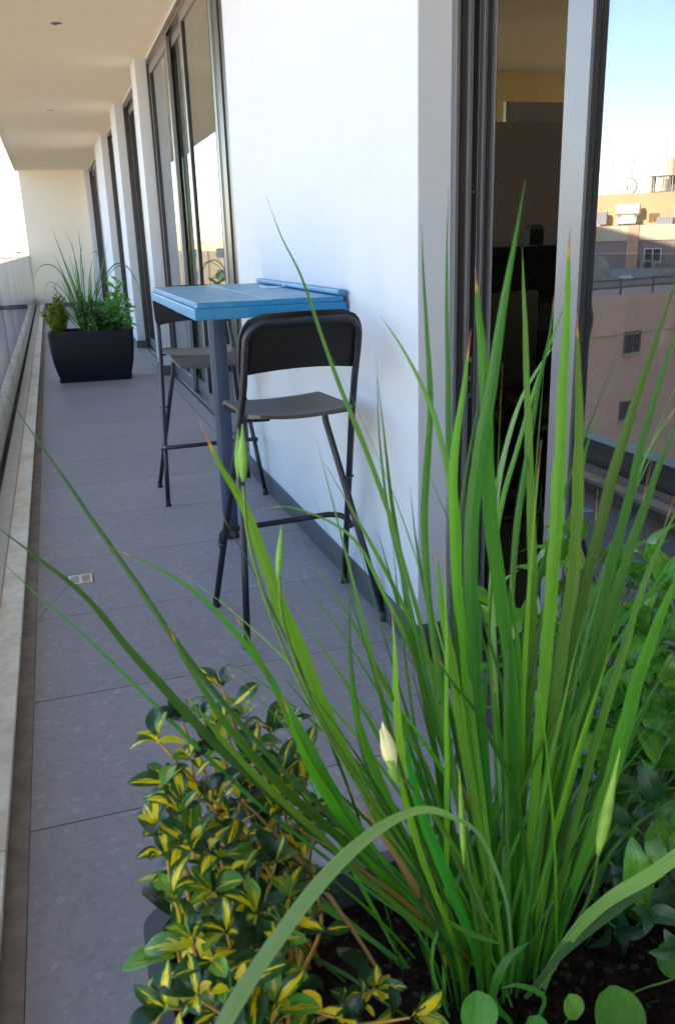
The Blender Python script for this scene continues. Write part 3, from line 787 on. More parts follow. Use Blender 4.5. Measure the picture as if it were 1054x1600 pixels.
# ---------------------------------------------------------------- leaf meshes
def leaf_mesh(name, mat, L, W, curl=.25, fold=.2, shape='obovate', nu=4, nv=7, wav=0.0):
    b = MB()
    for j in range(nv+1):
        v = j/nv
        if shape == 'obovate': w = math.sin(math.pi*min(1, v**1.25)*.94+.06)**.75 if v < 1 else .05
        elif shape == 'ovate': w = math.sin(math.pi*min(1, (v*.97+.02)**.8))**.8 if v < 1 else .03
        else: w = math.sqrt(max(.02, 1-(2*v-1)**2))
        w = max(.06, abs(w))*W/2
        ang = curl*v*1.6
        y = L*(math.sin(ang)/max(1e-3, curl*1.6)) if abs(curl) > .01 else L*v
        z = -L*(1-math.cos(ang))/max(1e-3, curl*1.6) if abs(curl) > .01 else 0
        for i in range(nu+1):
            u = -1+2*i/nu
            b.v.append((u*w*(1-.15*fold), y, z+abs(u)*w*fold + wav*W*math.sin(v*9+u*3)*abs(u)))
            b.uv.append((i/nu, v))
    for j in range(nv):
        for i in range(nu):
            a = j*(nu+1)+i; b.f.append((a, a+1, a+nu+2, a+nu+1))
    return b.mesh(name, mat, True)
def orient(p, d, up, roll=0.0, s=1.0):
    y = Vector(d).normalized(); up = Vector(up)
    x = y.cross(up)
    if x.length < 1e-3: x = y.cross(Vector((1, .2, 0)))
    x.normalize(); z = x.cross(y)
    q = Quaternion(y, roll); x = q @ x; z = q @ z
    m = Matrix((x, y, z)).transposed().to_4x4(); m.translation = Vector(p)
    return m @ Matrix.Diagonal((s, s, s, 1))
def twig_leaves(root, tip, n, meshes, parent, origin, rnd, stemmat=None, stemr=.0025, size=(.8, 1.2), start=.25, splay=.9, rosette=4, bow=.05, midp=None):
    root = Vector(root); tip = Vector(tip)
    mid = (root+tip)/2 + Vector((rnd.uniform(-bow, bow), rnd.uniform(-bow, bow), rnd.uniform(0, bow)))
    pts = spline([root, midp or mid, tip], 8)
    if stemmat:
        loc = [p-origin for p in pts]
        MB().tube(loc, [stemr*(1-.6*i/(len(loc)-1)) for i in range(len(loc))], 6).build('stem', stemmat, parent, smooth=True)
    ga = rnd.uniform(0, 6)
    for k in range(n):
        ros = k >= n-rosette
        f = 1.0 if ros else start+(1-start)*(k/(max(1, n-rosette)))
        i = min(len(pts)-2, int(f*(len(pts)-1))); t = (pts[i+1]-pts[i]).normalized(); p = pts[i].lerp(pts[i+1], f*(len(pts)-1)-i) if f < 1 else pts[-1]
        ga += 2.4+rnd.uniform(-.3, .3)
        a = t.cross(Vector((.3, .9, .2))).normalized(); bb = t.cross(a)
        out = a*math.cos(ga)+bb*math.sin(ga)
        sp = splay*(.55 if ros else 1)*rnd.uniform(.7, 1.2)
        d = (t*math.cos(sp)+out*math.sin(sp)); d.z += .12
        m = rnd.choice(meshes)
        inst('leaf', m, parent, orient(p-origin+d*.004, d, t+Vector((0,0,.3)), rnd.uniform(-.5, .5), rnd.uniform(*size)*(.75 if ros else 1)))

# ---------------------------------------------------------------- sword leaf clump (foreground)
def ribbon(pts, wmax, mat, parent, origin, yaw=0.0, name='leaf', prof=None, k=6, fold=.25, eye=Vector((0, 0, 1.25))):
    P = spline(pts, k); n = len(P); b = MB()
    for i, p in enumerate(P):
        t = (P[min(i+1, n-1)]-P[max(i-1, 0)]).normalized(); f = i/(n-1)
        nrm = (eye-p).normalized(); nrm = (nrm - t*nrm.dot(t)).normalized()
        nrm = Quaternion(t, yaw*(.6+.6*f)) @ nrm
        side = t.cross(nrm).normalized()
        w = wmax*(prof(f) if prof else min(1, .5+.9*f)*(1-max(0, (f-.42)/.58)**1.55))
        w = max(w*(1+.10*noise.noise(Vector((p.x*40, p.y*40, p.z*30+wmax*999)))+(-.12 if noise.noise(Vector((p.z*55+wmax*777, p.x*9, 3))) > .48 else 0)), .00035)
        p = p+side*wmax*.22*noise.noise(Vector((p.z*14+wmax*500, p.x*10, 9)))*math.sin(math.pi*f)
        for u in (-1, -.5, 0, .5, 1):
            b.v.append(tuple(p-origin+side*u*w*.5-nrm*(abs(u)*w*.5*fold))); b.uv.append(((u+1)/2, f))
    for i in range(n-1):
        for j in range(4):
            a = i*5+j; b.f.append((a, a+1, a+6, a+5))
    return b.build(name, mat, parent, smooth=True)
rg = random.Random(11)
OC = Vector((.395, .66, .45))
cl = empty('flowering_sword_plant', OC); tag(cl, 'big clump of long sword leaves with burnt tips and a cream bud, foreground planter', 'plant')
# tip-to-root lines seen in the photograph: (points, width px, kind, depth of tip)
BL = [
 ([(820,280),(797,420),(772,560),(750,700),(738,860),(742,1050),(765,1280),(790,1500)], 27, 'n', .60),
 ([(742,418),(747,480),(753,560),(757,650),(768,800),(785,950),(800,1100),(808,1300),(812,1510)], 27, 't', .62),
 ([(890,350),(886,450),(879,600),(872,750),(862,900),(850,1050),(835,1230),(815,1470)], 26, 'b', .58),
 ([(815,385),(818,470),(822,600),(826,750),(830,900),(828,1060),(815,1280),(800,1480)], 19, 'n', .66),
 ([(868,440),(858,520),(841,600),(826,700),(808,820),(795,980),(790,1150),(795,1450)], 12, 't', .72),
 ([(658,350),(662,430),(668,520),(672,620),(668,740),(664,850),(675,980),(700,1150),(745,1450)], 14, 'n', .78),
 ([(700,295),(698,400),(698,520),(700,620),(703,720),(712,860),(725,1000),(745,1200),(775,1480)], 12, 'n', .80),
 ([(593,492),(625,540),(662,610),(688,680),(705,780),(715,900),(730,1050),(760,1300),(785,1500)], 12, 'n', .75),
 ([(900,490),(903,560),(904,650),(900,780),(892,900),(872,1050),(850,1250),(820,1480)], 25, 't', .60),
 ([(735,515),(725,600),(712,690),(706,780),(712,870),(722,1000),(742,1200),(775,1470)], 20, 'b', .62),
 ([(1075,380),(1030,515),(1000,600),(970,690),(940,800),(912,920),(888,1060),(860,1250),(830,1480)], 22, 'n', .55),
 ([(1085,440),(1040,565),(1005,680),(975,800),(945,920),(910,1080),(870,1280),(835,1490)], 20, 'n', .60),
 ([(1080,600),(1020,690),(990,760),(960,850),(935,960),(900,1110),(860,1300),(830,1480)], 11, 'p', .66),
 ([(1085,600),(1035,710),(1002,800),(968,900),(938,1010),(905,1150),(870,1300),(835,1490)], 25, 'n', .56),
 ([(1090,730),(1030,850),(998,930),(970,1020),(938,1130),(905,1250),(855,1470)], 20, 'n', .60),
 ([(1100,830),(1045,930),(1005,1030),(978,1120),(950,1230),(912,1340),(860,1490)], 34, 'n', .50),
 ([(1085,850),(1040,905),(990,950),(945,1000),(905,1090),(880,1200),(850,1400)], 18, 'n', .64),
 ([(415,305),(440,370),(470,430),(500,520),(530,600),(562,680),(600,780),(630,880),(662,1000),(705,1200),(760,1450)], 9, 'n', .90),
 ([(312,660),(345,730),(380,790),(410,870),(440,950),(482,1050),(535,1170),(605,1300),(690,1420),(745,1510)], 25, 't', .62),
 ([(-12,818),(55,868),(130,930),(200,1010),(270,1090),(345,1170),(425,1240),(510,1320),(610,1400),(710,1500)], 17, 'n', .70),
 ([(5,610),(60,690),(110,760),(160,835),(215,915),(262,985),(330,1075),(430,1190),(560,1320),(690,1460)], 10, 'n', .80),
 ([(262,975),(285,1025),(325,1090),(375,1160),(440,1230),(530,1310),(640,1410),(720,1500)], 18, 't', .66),
 ([(165,852),(230,880),(300,922),(360,980),(420,1060),(475,1150),(545,1270),(630,1390),(715,1490)], 13, 't', .72),
 ([(-10,865),(60,930),(140,1000),(225,1085),(310,1170),(420,1270),(560,1380),(700,1490)], 7, 'n', .85),
 ([(283,1080),(315,1115),(355,1165),(420,1230),(485,1290),(565,1370),(690,1480)], 13, 't', .62),
 ([(410,795),(455,793),(520,818),(562,855),(600,930),(640,1010),(680,1110),(740,1300),(780,1470)], 8, 't', .82),
 ([(548,905),(546,1000),(555,1100),(575,1200),(612,1300),(690,1450)], 13, 'n', .72),
 ([(360,950),(392,1005),(425,1070),(465,1150),(530,1260),(620,1380),(710,1490)], 14, 'b', .66),
 ([(680,855),(686,905),(696,985),(712,1080),(728,1190),(752,1320),(785,1490)], 20, 't', .64),
 ([(797,900),(803,960),(810,1060),(815,1200),(808,1460)], 14, 't', .63),
 ([(612,945),(616,1020),(618,1090),(624,1160),(645,1300),(710,1480)], 16, 'b', .68),
 ([(588,560),(592,680),(606,800),(628,900),(655,1010),(700,1200),(765,1470)], 8, 'n', .85),
 ([(680,1020),(705,1065),(742,1110),(772,1165),(802,1235),(820,1330),(826,1470)], 12, 't', .60),
 ([(1090,1240),(1010,1275),(955,1330),(922,1400),(880,1490)], 11, 'n', .60),
 ([(765,545),(745,640),(728,740),(712,870),(712,1000),(735,1200),(780,1480)], 9, 'n', .78),
 ([(440,1080),(470,1170),(520,1260),(600,1370),(700,1490)], 22, 'b', .60),
 ([(545,1040),(560,1130),(600,1240),(660,1370),(730,1500)], 24, 'n', .60),
 ([(630,1130),(645,1220),(680,1330),(740,1480)], 24, 'n', .60),
 ([(1000,795),(975,870),(955,950),(930,1040),(895,1160),(850,1400)], 12, 'n', .66),
 ([(880,520),(850,560),(815,620),(790,700),(775,780),(768,900),(775,1100),(790,1450)], 10, 'p', .78),
 ([(940,640),(915,700),(905,760),(893,900),(870,1080),(845,1280),(815,1480)], 14, 'n', .66),
 ([(905,420),(872,500),(840,590),(810,690),(780,800),(765,950),(775,1200),(795,1470)], 9, 'n', .85),
 ([(770,1060),(778,1140),(792,1250),(805,1480)], 14, 't', .62),
 ([(640,760),(650,850),(668,950),(690,1050),(715,1180),(770,1470)], 10, 'n', .80),
 ([(590,830),(615,920),(645,1020),(680,1130),(715,1250),(775,1480)], 12, 'n', .76),
 ([(1060,1010),(1010,1100),(965,1200),(920,1310),(860,1490)], 16, 'n', .62),
]
def rooted(P):
    if P[0].z > .435:
        P.insert(0, Vector((OC.x+(P[0].x-OC.x)*.72, OC.y+(P[0].y-OC.y)*.72, .425)))
    return P
def unproj(pts, yt, yr=.66):
    n = len(pts); out = []
    for i, (x, y) in enumerate(pts):
        f = i/(n-1); out.append(at(x, y, yt+(yr-yt)*(f**.8)))
    out.reverse(); return out
for pts, w, kd, yt in BL:
    mt = {'n': 'blade', 't': 'blade_tip', 'b': 'blade_bright', 'p': 'blade_pale'}[kd]
    yr = .66+rg.uniform(-.03, .05)
    P = rooted(unproj(pts, yt, yr))
    sc_ = (yt+yr)/2/ F*1.06
    ribbon(P, w*sc_/math.cos(.3), M[mt], cl, OC, yaw=rg.uniform(-.5, .5), fold=rg.uniform(.15, .4))
# the two broad leaves that bend towards the camera
arcp = [(800,1500),(788,1400),(752,1312),(706,1276),(660,1266),(600,1289),(540,1336),(480,1403),(420,1485),(366,1570),(330,1640)]
P = rooted([at(x, y, .64-.26*(i/10)) for i, (x, y) in enumerate(arcp)])
ribbon(P, .0106, M['blade_pale'], cl, OC, yaw=.15, fold=.1, prof=lambda f: (.34+.66*min(1, max(0, (f-.3)/.4))))
arcp = [(860,1510),(905,1450),(955,1402),(1010,1368),(1060,1335),(1120,1305)]
P = rooted([at(x, y, .62-.12*(i/5)) for i, (x, y) in enumerate(arcp)])
ribbon(P, .0160, M['blade_mid'], cl, OC, yaw=.1, fold=.1, prof=lambda f: min(1, .45+.9*f)*(1-.25*f))
ribbon([at(x, y, .60) for x, y in ((820,1560),(870,1500),(940,1440),(1000,1395),(1042,1362))], .010, M['blade_tip'], cl, OC, yaw=.2)
# younger leaves filling the fan
for i in range(125):
    rx = rg.gauss(785, 58); ry = rg.uniform(1440, 1600)
    f = rg.random(); ang = R(-62+118*f) if rg.random() < .35 else R(rg.gauss(4, 20))
    ln = rg.uniform(330, 950) if abs(ang) < .5 else rg.uniform(250, 620)
    rx += ang*90
    bend = rg.uniform(-.1, .35)*math.copysign(1, ang)
    pts = []
    for k in range(6):
        t = k/5; a = ang*.8+bend*t; pts.append((rx+math.sin(a)*ln*t, ry-math.cos(a)*ln*t))
    yt = rg.uniform(.60, .98); yr = rg.uniform(.63, .74)
    P = rooted([at(x, y, yr+(yt-yr)*(k/5)) for k, (x, y) in enumerate(pts)])
    w = rg.uniform(6, 17)*yr/F
    ribbon(P, w, M['blade_dry' if i % 27 == 0 else rg.choice(['blade', 'blade', 'blade', 'blade', 'blade_tip', 'blade_bright', 'blade_bright'])], cl, OC, yaw=rg.uniform(-1, 1), k=4)
# flower bud and pods on thin stalks
def stalk(pts, Y0, Y1, r=.0014):
    n = len(pts); P = [at(x, y, Y0+(Y1-Y0)*i/(n-1))-OC for i, (x, y) in enumerate(pts)]
    MB().tube(spline(P, 4), r, 6).build('stalk', M['stem_g'], cl, smooth=True)
def spindle(name, p0, p1, r, mat, Y, prof=(.3,.75,1,.95,.7,.35,.08)):
    a = at(*p0, Y)-OC; b = at(*p1, Y)-OC; n = len(prof)
    P = [a.lerp(b, i/(n-1)) for i in range(n)]
    o = MB().tube(spline(P, 2), [r*(prof[i//2]+(prof[min(n-1, i//2+1)]-prof[i//2])*(i % 2)*.5) for i in range(2*n-1)], 10).build(name, mat, cl, smooth=True)
    return o
stalk([(770,1480),(720,1340),(665,1260),(628,1215),(612,1195)], .66, .60)
spindle('flower_bud', (614,1200), (597,1128), .0072, M['bud'], .60)
for dx_, m_ in ((-3, 'bud'), (3, 'bud'), (1, 'sheath')):
    spindle('petal', (614+dx_*.6, 1199), (598+dx_*1.6, 1130+abs(dx_)*3+(28 if m_ == 'sheath' else 0)), .0048, M[m_], .5985)
spindle('bud_sheath', (622,1222), (606,1180), .0055, M['podm'], .601)
stalk([(745,1490),(600,1290),(500,1130),(430,980),(390,850),(380,760)], .66, .62)
spindle('seed_pod', (380,752), (379,662), .0042, M['podm'], .62)
spindle('seed_pod', (372,745), (372,668), .0028, M['podm'], .63)
stalk([(760,1480),(620,1300),(500,1120),(445,980),(436,900)], .66, .64)
spindle('seed_pod', (434,905), (440,820), .0032, M['podm'], .64)
stalk([(880,1480),(920,1400),(935,1330)], .64, .58)
spindle('flower_sheath', (933,1335), (968,1170), .0062, M['sheath'], .58, (.3,.8,1,.8,.5,.3,.08))
stalk([(790,1490),(745,1400),(728,1330),(722,1250)], .64, .60)
spindle('flower_sheath', (724,1350), (717,1200), .003, M['sheath'], .60)

# ---------------------------------------------------------------- variegated shrub (foreground left)
re_ = random.Random(5)
em = [leaf_mesh('leaf', M[m_], l_, w_, c, f, 'obovate', wav=.05) for m_, l_, w_, c, f in (('euo',.041,.021,.3,.3),('euo',.046,.024,.6,.4),('euo',.037,.019,.15,.2),('euo',.043,.022,.9,.3),('euo',.044,.021,.5,.5),('euo_d',.037,.021,.6,.35),('euo_d',.042,.022,.8,.2),('euo_g',.036,.017,.4,.3),('euo_y',.030,.013,.4,.4),('euo_g',.044,.022,.6,.3))]
def pxpt(x, y, Y): return at(x, y, Y)
def shrub_v(loc, label, tips, n):
    e = empty('variegated_shrub', loc); tag(e, label, 'shrub')
    for i, (x, y, Y) in enumerate(tips):
        rt = loc+Vector((re_.uniform(-.05, .06), re_.uniform(-.03, .03), 0))
        twig_leaves(rt, pxpt(x, y, Y), n, em, e, loc, re_, M['stem_y'], .0032, (.55, 1.25), .42, 1.0, 5, .02)
shrub_v(Vector((.14, .76, .45)), 'taller shrub with yellow splashed leaves, rear left of the foreground planter',
 [(348,1075,.76),(318,1125,.75),(285,1130,.73),(250,1160,.72),(385,1125,.77),(425,1150,.77),(455,1140,.75),(480,1190,.74),(440,1215,.72),(395,1190,.74),(345,1175,.73),(300,1190,.72),(265,1225,.71),(320,1250,.71),(375,1255,.72),(430,1270,.70),(490,1270,.72),(350,1140,.78),(470,1330,.70),(410,1330,.72),(340,1320,.71),(290,1260,.70)], 12)
shrub_v(Vector((.10, .66, .45)), 'lower shrub with yellow stems and yellow splashed leaves, front left of the foreground planter',
 [(248,1290,.66),(282,1275,.66),(262,1345,.64),(300,1330,.64),(345,1345,.64),(335,1395,.62),(270,1400,.62),(380,1375,.64),(430,1350,.65),(450,1410,.63),(400,1430,.61),(355,1460,.60),(300,1470,.60),(335,1500,.58),(490,1400,.65),(430,1480,.59),(262,1575,.57),(310,1560,.56),(370,1545,.57),(430,1570,.58),(640,1590,.56),(585,1545,.60),(530,1590,.58)], 12)

# ---------------------------------------------------------------- broad leaved shrub (foreground right)
rb = random.Random(9)
bm = [leaf_mesh('leaf', M['broad'], .080, .042, c, f, 'ovate', wav=.06) for c, f in ((.5,.3),(.9,.4),(.3,.2))]
bdm = [leaf_mesh('leaf', M['broad_dark'], .055, .030, c, f, 'ovate', wav=.05) for c, f in ((.5,.3),(.8,.3))]
OB = Vector((.66, .76, .45))
bs = empty('broad_leaved_shrub', OB); tag(bs, 'bushy plant with broad glossy curling leaves, right side of the foreground planter', 'shrub')
for (x, y, Y) in [(770,950,.92),(850,905,.93),(880,880,.88),(905,850,.86),(960,900,.86),(1010,880,.80),(1045,930,.76),(830,990,.92),(930,960,.84),(1000,990,.78),(1060,1010,.72),(1080,880,.82),(985,1060,.74),(1035,1075,.70),(900,1000,.86),(1070,1110,.68)]:
    twig_leaves(OB+Vector((rb.uniform(-.08, .04), rb.uniform(-.06, .06), 0)), pxpt(x, y, Y), 10, bm, bs, OB, rb, M['stem_g'], .003, (.6, 1.1), .5, 1.0, 4, .04)
for (x, y, Y) in [(960,1110,.76),(1040,1110,.70),(1000,1190,.70),(1060,1230,.66),(990,1290,.64),(1050,1330,.62),(1010,1420,.60),(960,1200,.78),(930,1320,.74),(1045,1290,.60),(1075,1400,.58),(985,1360,.66),(960,1450,.66),(1060,1480,.58)]:
    twig_leaves(OB+Vector((rb.uniform(-.08, .04), rb.uniform(-.06, .06), 0)), pxpt(x, y, Y), 9, (bdm if rb.random() < .6 else bm+bdm) if y > 1180 else bm+bm+bdm, bs, OB, rb, M['stem_g'], .003, (.6, 1.0), .3, 1.1, 3, .04)
# small round leaved weed at the front
OWd = at(880, 1585, .60)
wd = empty('round_leaved_weed', OWd); tag(wd, 'small weed with round bright green leaves at the front edge of the foreground planter', 'plant')
rmh = leaf_mesh('leaf', M['round'], .034, .034, .15, .12, 'round', nu=6, nv=9)
for (x, y, Y, s, dx, dz) in [(750,1618,.555,1.15,.1,.75),(900,1592,.555,.72,-.1,.9),(975,1640,.540,1.7,.1,.45),(1050,1530,.575,1.1,.2,.4),(848,1630,.555,.8,-.2,.6)]:
    p = at(x, y, Y)-OWd
    MB().tube(spline([(.0,.02,-.10), p*.6+Vector((0,.01,-.02)), p], 4), .0011, 6).build('stem', M['stem_g'], wd, smooth=True)
    inst('leaf', rmh, wd, orient(p, (dx, .35, dz), (0,-.6,.8), 0, s))
for (pts, w) in [([(800,1600),(770,1560),(790,1500),(830,1470)], .010), ([(830,1610),(850,1560),(810,1540),(780,1545)], .006), ([(700,1440),(740,1460),(790,1478)], .006)]:
    ribbon([at(x, y, .585)for x, y in pts][::-1] if False else [at(x, y, .585) for x, y in pts], w, M['blade'], wd, OWd, k=4)

# ---------------------------------------------------------------- plants of the far planter
rf = random.Random(21)
OG = Vector((.27, 8.78, .44))
fg = empty('tall_grass_clump', OG); tag(fg, 'tall thin arching grass in the middle of the far planter', 'plant')
FB = [[(80,352),(92,385),(108,430),(122,475),(130,515)],[(100,357),(113,385),(120,420),(126,470),(132,515)],[(122,350),(126,390),(130,430),(134,480),(136,515)],[(90,385),(104,415),(118,455),(128,500),(132,516)],
 [(132,372),(126,400),(128,440),(132,480),(134,515)],[(173,366),(164,398),(157,430),(150,475),(146,515)],[(52,440),(60,420),(76,413),(94,425),(112,465),(126,514)],[(70,465),(74,443),(84,442),(100,455),(120,490),(130,515)],
 [(68,440),(86,452),(104,472),(122,500),(130,516)],[(215,460),(208,430),(196,415),(178,420),(162,450),(148,515)],[(222,478),(216,445),(200,418),(182,412),(166,430),(150,470),(142,515)],[(150,392),(142,420),(138,460),(138,515)],
 [(140,398),(150,392),(152,400)],[(84,395),(100,430),(118,470),(130,515)],[(168,400),(158,430),(150,465),(144,515)],[(112,378),(121,420),(128,465),(134,515)],[(145,440),(140,470),(138,515)],[(98,440),(114,470),(128,512)],[(160,455),(150,480),(143,515)],[(92,440),(86,450),(110,480),(128,515)],[(133,400),(131,440),(134,480),(136,515)],[(118,410),(124,450),(131,490),(135,515)],[(107,390),(116,430),(126,475),(133,515)]]
for pts in FB:
    n = len(pts); Y1 = 8.78+rf.uniform(-.25, .25)
    P = [at(x, y, Y1+(8.78-Y1)*i/(n-1)) for i, (x, y) in enumerate(pts)]; P.reverse()
    ribbon(P, rf.uniform(.008, .013), M['bladefar'], fg, OG, yaw=rf.uniform(-.8, .8), k=5)
for i in range(40):
    a = rf.gauss(0, .3); ln = rf.uniform(.25, .75); x = OG.x+rf.uniform(-.05, .10)
    ribbon([Vector((x+math.sin(a)*ln*t, 8.78+rf.uniform(-.02, .02), .44+math.cos(a)*ln*t)) for t in (0, .35, .7, 1)], .013, M['bladefar'], fg, OG, yaw=rf.uniform(-1, 1), k=4)
fe = [leaf_mesh('leaf', M['euo'], .038, .019, .3, .2, 'obovate', nu=2, nv=4)]
OFE = Vector((.02, 8.80, .44))
f1 = empty('small_variegated_shrub', OFE); tag(f1, 'small yellow green shrub at the left end of the far planter', 'shrub')
def join_leaves(twigs, meshes, parent, origin, rnd, name, mat, per, size, spl=.9, L=.04, W=.02):
    b = MB(); st = MB()
    for (rt, tp) in twigs:
        rt = Vector(rt); tp = Vector(tp)
        st.tube([rt-origin, (rt+tp)/2-origin+Vector((rnd.uniform(-.02,.02),0,0)), tp-origin], [.005,.004,.002], 5)
        ga = rnd.uniform(0, 6)
        for k in range(per):
            f = .2+.8*k/per; p = rt.lerp(tp, f); t = (tp-rt).normalized(); ga += 2.4
            a = t.cross(Vector((.3,.9,.2))).normalized(); bb = t.cross(a); out = a*math.cos(ga)+bb*math.sin(ga)
            s = spl*rnd.uniform(.7, 1.2)*(1-.35*f); d = (t*math.cos(s)+out*math.sin(s)).normalized()
            m = orient(p-origin, d, t+Vector((0,-.4,.3)), rnd.uniform(-.5,.5), rnd.uniform(*size))
            n = len(b.v)
            for (x, y, z, u, v) in ((0,0,0,.5,0),(-W/2,L*.5,.003,0,.5),(0,L*.5,-.003,.5,.5),(W/2,L*.5,.003,1,.5),(0,L,-.006,.5,1)):
                b.v.append(tuple(m @ Vector((x,y,z)))); b.uv.append((u,v))
            b.f += [(n,n+2,n+1),(n,n+3,n+2),(n+1,n+2,n+4),(n+2,n+3,n+4)]
    o = b.build(name, mat, parent, smooth=True); o['kind'] = 'stuff'
    st.build('stem', M['stem_g'], parent)
tw = []
for i in range(34):
    a = rf.uniform(0, 6.28); r = rf.uniform(0, .15)
    h = rf.uniform(.14, .34)*(1-r*2.8)+.05
    tw.append(((OFE.x+.02*math.cos(a), OFE.y+.02*math.sin(a), .44), (OFE.x+r*math.cos(a)*1.1, OFE.y+r*math.sin(a)*.8, .47+h)))
M['euo_far'] = leaf_mat('small_variegated_leaf', (.05,.11,.015), (.13,.20,.02), (.60,.46,.02), .35)
join_leaves(tw, fe, f1, OFE, rf, 'foliage', M['euo_far'], 24, (1.0, 1.6))
OFS = Vector((.50, 8.80, .44))
f2 = empty('leafy_green_shrub', OFS); tag(f2, 'taller leafy green shrub at the right end of the far planter', 'shrub')
tw = []
for (x, y) in [(180,440),(188,438),(196,470),(205,478),(170,465),(160,470),(178,462),(190,460),(150,475),(166,490),(200,495),(208,505),(185,485),(175,478),(195,485),(182,450),(186,470)]:
    tw.append(((OFS.x+rf.uniform(-.06,.06), 8.8+rf.uniform(-.05,.05), .44), tuple(at(x, y, 8.75+rf.uniform(-.12, .12)))))
M['broad_far'] = leaf_mat('far_green_leaf', (.05,.20,.03), (.11,.34,.045), None, .3)
join_leaves(tw, None, f2, OFS, rf, 'foliage', M['broad_far'], 15, (1.1, 1.8), 1.45, .065, .030)
OFD = Vector((.36, 8.72, .44))
f3 = empty('dark_low_shrub', OFD); tag(f3, 'low dark green plant between the grass and the leafy shrub in the far planter', 'plant')
tw = []
for (x, y) in [(120,455),(128,462),(136,480),(150,490),(158,500),(165,505),(172,500),(130,470),(142,470),(155,480),(180,505),(190,505),(118,480)]:
    tw.append(((OFD.x+rf.uniform(-.12,.14), 8.72+rf.uniform(-.04,.04), .44), tuple(at(x, y, 8.68+rf.uniform(-.08, .08)))))
join_leaves(tw, None, f3, OFD, rf, 'foliage', M['broad_dark'], 24, (.9, 1.4), 1.2, .05, .026)

# ---------------------------------------------------------------- the town opposite, seen directly and in the panes
GZ = -15.0
asph = mottled('asphalt', (.06,.06,.062), .15, .3, .9)
gm = MB().box(-900, 700, -700, 1500, GZ-1, GZ).build('ground', mottled('dusty_ground', (.30,.26,.20), .15, .05, .95)); struct(gm)
rd = MB().box(-12, -4, -200, 400, GZ+.004, GZ+.012).build('road', asph); struct(rd)
def render_mat(name, c, var=.08): 
    t = NT(name); v = t.coord(); v2 = t.coord(scale=(1.2, 1.2, .12))
    n = t.noise(v, .35, 6); s = t.noise(v2, 1.6, 6, .7)
    a = t.ramp(n.outputs[0], [(.3, tuple(x*(1-var) for x in c)), (.7, tuple(x*(1+var) for x in c))])
    a = t.mix(t.ramp(s.outputs[0], [(.56, (0,)*3), (.75, (.35,)*3)]), a, tuple(x*.55 for x in c))
    t.L(a, t.b.inputs['Base Color']); t.setp(Roughness=.9); return t.m
T = {'salmon': render_mat('salmon_render', (.88,.55,.41)), 'beige': render_mat('beige_render', (.60,.42,.23)), 'cream': render_mat('cream_render', (.66,.56,.40)),
     'white': render_mat('white_render', (.72,.70,.66)), 'mauve': render_mat('mauve_shade_render', (.34,.25,.24)), 'pale': render_mat('pale_render', (.30,.30,.33)), 'grey': render_mat('grey_concrete', (.36,.34,.32)), 'peach': render_mat('peach_column', (.62,.40,.26))}
dk = mottled('dark_window_glass', (.05,.055,.06), .3, 2, .15)
wf = mottled('white_window_frame', (.7,.7,.68), .05, 5, .5)
rust = mottled('rusty_pipe', (.16,.12,.10), .3, 10, .7)
tankm = mottled('white_tank', (.72,.68,.58), .1, 3, .5)
XG = 1.108     # reflecting plane of the near pane
def refl(x, y, dist):
    """point of the town seen at a pixel of the near pane, at a horizontal distance"""
    d = ray(x, y); h = math.hypot(d.x, d.y); p = Vector((0, 0, HC))+d*(dist/h); p.x = 2*XG-p.x; return p
def frame_of(o, u):   # local frame: x along facade to the viewer's right in the pane, y away
    e = Vector((u.x, u.y, 0)).normalized(); ang = math.atan2(e.y, e.x); return ang
class Fac:
    """a facade plane through point o with horizontal direction u"""
    def __init__(s, o, u): s.o = Vector((o.x, o.y, 0)); s.u = Vector((u[0], u[1], 0)).normalized(); s.n = Vector((0,0,1)).cross(s.u); s.ang = math.atan2(s.u.y, s.u.x)
    def hit(s, x, y):
        d = ray(x, y); c = Vector((0, 0, HC)); d.x = -d.x; c.x = 2*XG-c.x
        t = (s.o-c).dot(s.n)/d.dot(s.n); p = c+d*t; q = p-s.o; return q.dot(s.u), p.z
def bframe(fac, name, label, cat='building', group=None):
    e = empty(name, (fac.o.x, fac.o.y, 0), fac.ang); return tag(e, label, cat, group)
win_cache = {}
def win(e, a, b, z0, z1, y=0, two=True, frame=wf, sgn=-1):
    """window let into a facade lying on local y=0, outside towards sgn*y"""
    w = b-a; f = .06
    fr = MB().box(a, a+f, y+sgn*.07, y, z0, z1).box(b-f, b, y+sgn*.07, y, z0, z1).box(a+f, b-f, y+sgn*.07, y, z0, z0+f).box(a+f, b-f, y+sgn*.07, y, z1-f, z1)
    if two: fr.box((a+b)/2-f/2, (a+b)/2+f/2, y+sgn*.07, y, z0+f, z1-f)
    fo = fr.build('window', frame, e)
    MB().box(a+f, b-f, y+sgn*.03, y+sgn*.02, z0+f, z1-f).build('pane', dk, fo)
    MB().box(a-.06, b+.06, y+sgn*.14, y, z0-.10, z0-.005).build('sill', T['cream'], fo)

# near salmon building: facade turned to us, roof below eye level
FA = Fac(refl(987, 455, 36), (-.97, .24))
A = bframe(FA, 'salmon_building', 'salmon pink rendered building with small windows, nearest house in the near pane')
uL, zT = FA.hit(905, 466); uR, zT2 = FA.hit(1054, 455)
u0, u1 = min(uL, uR), max(uL, uR)
zt = (zT+zT2)/2
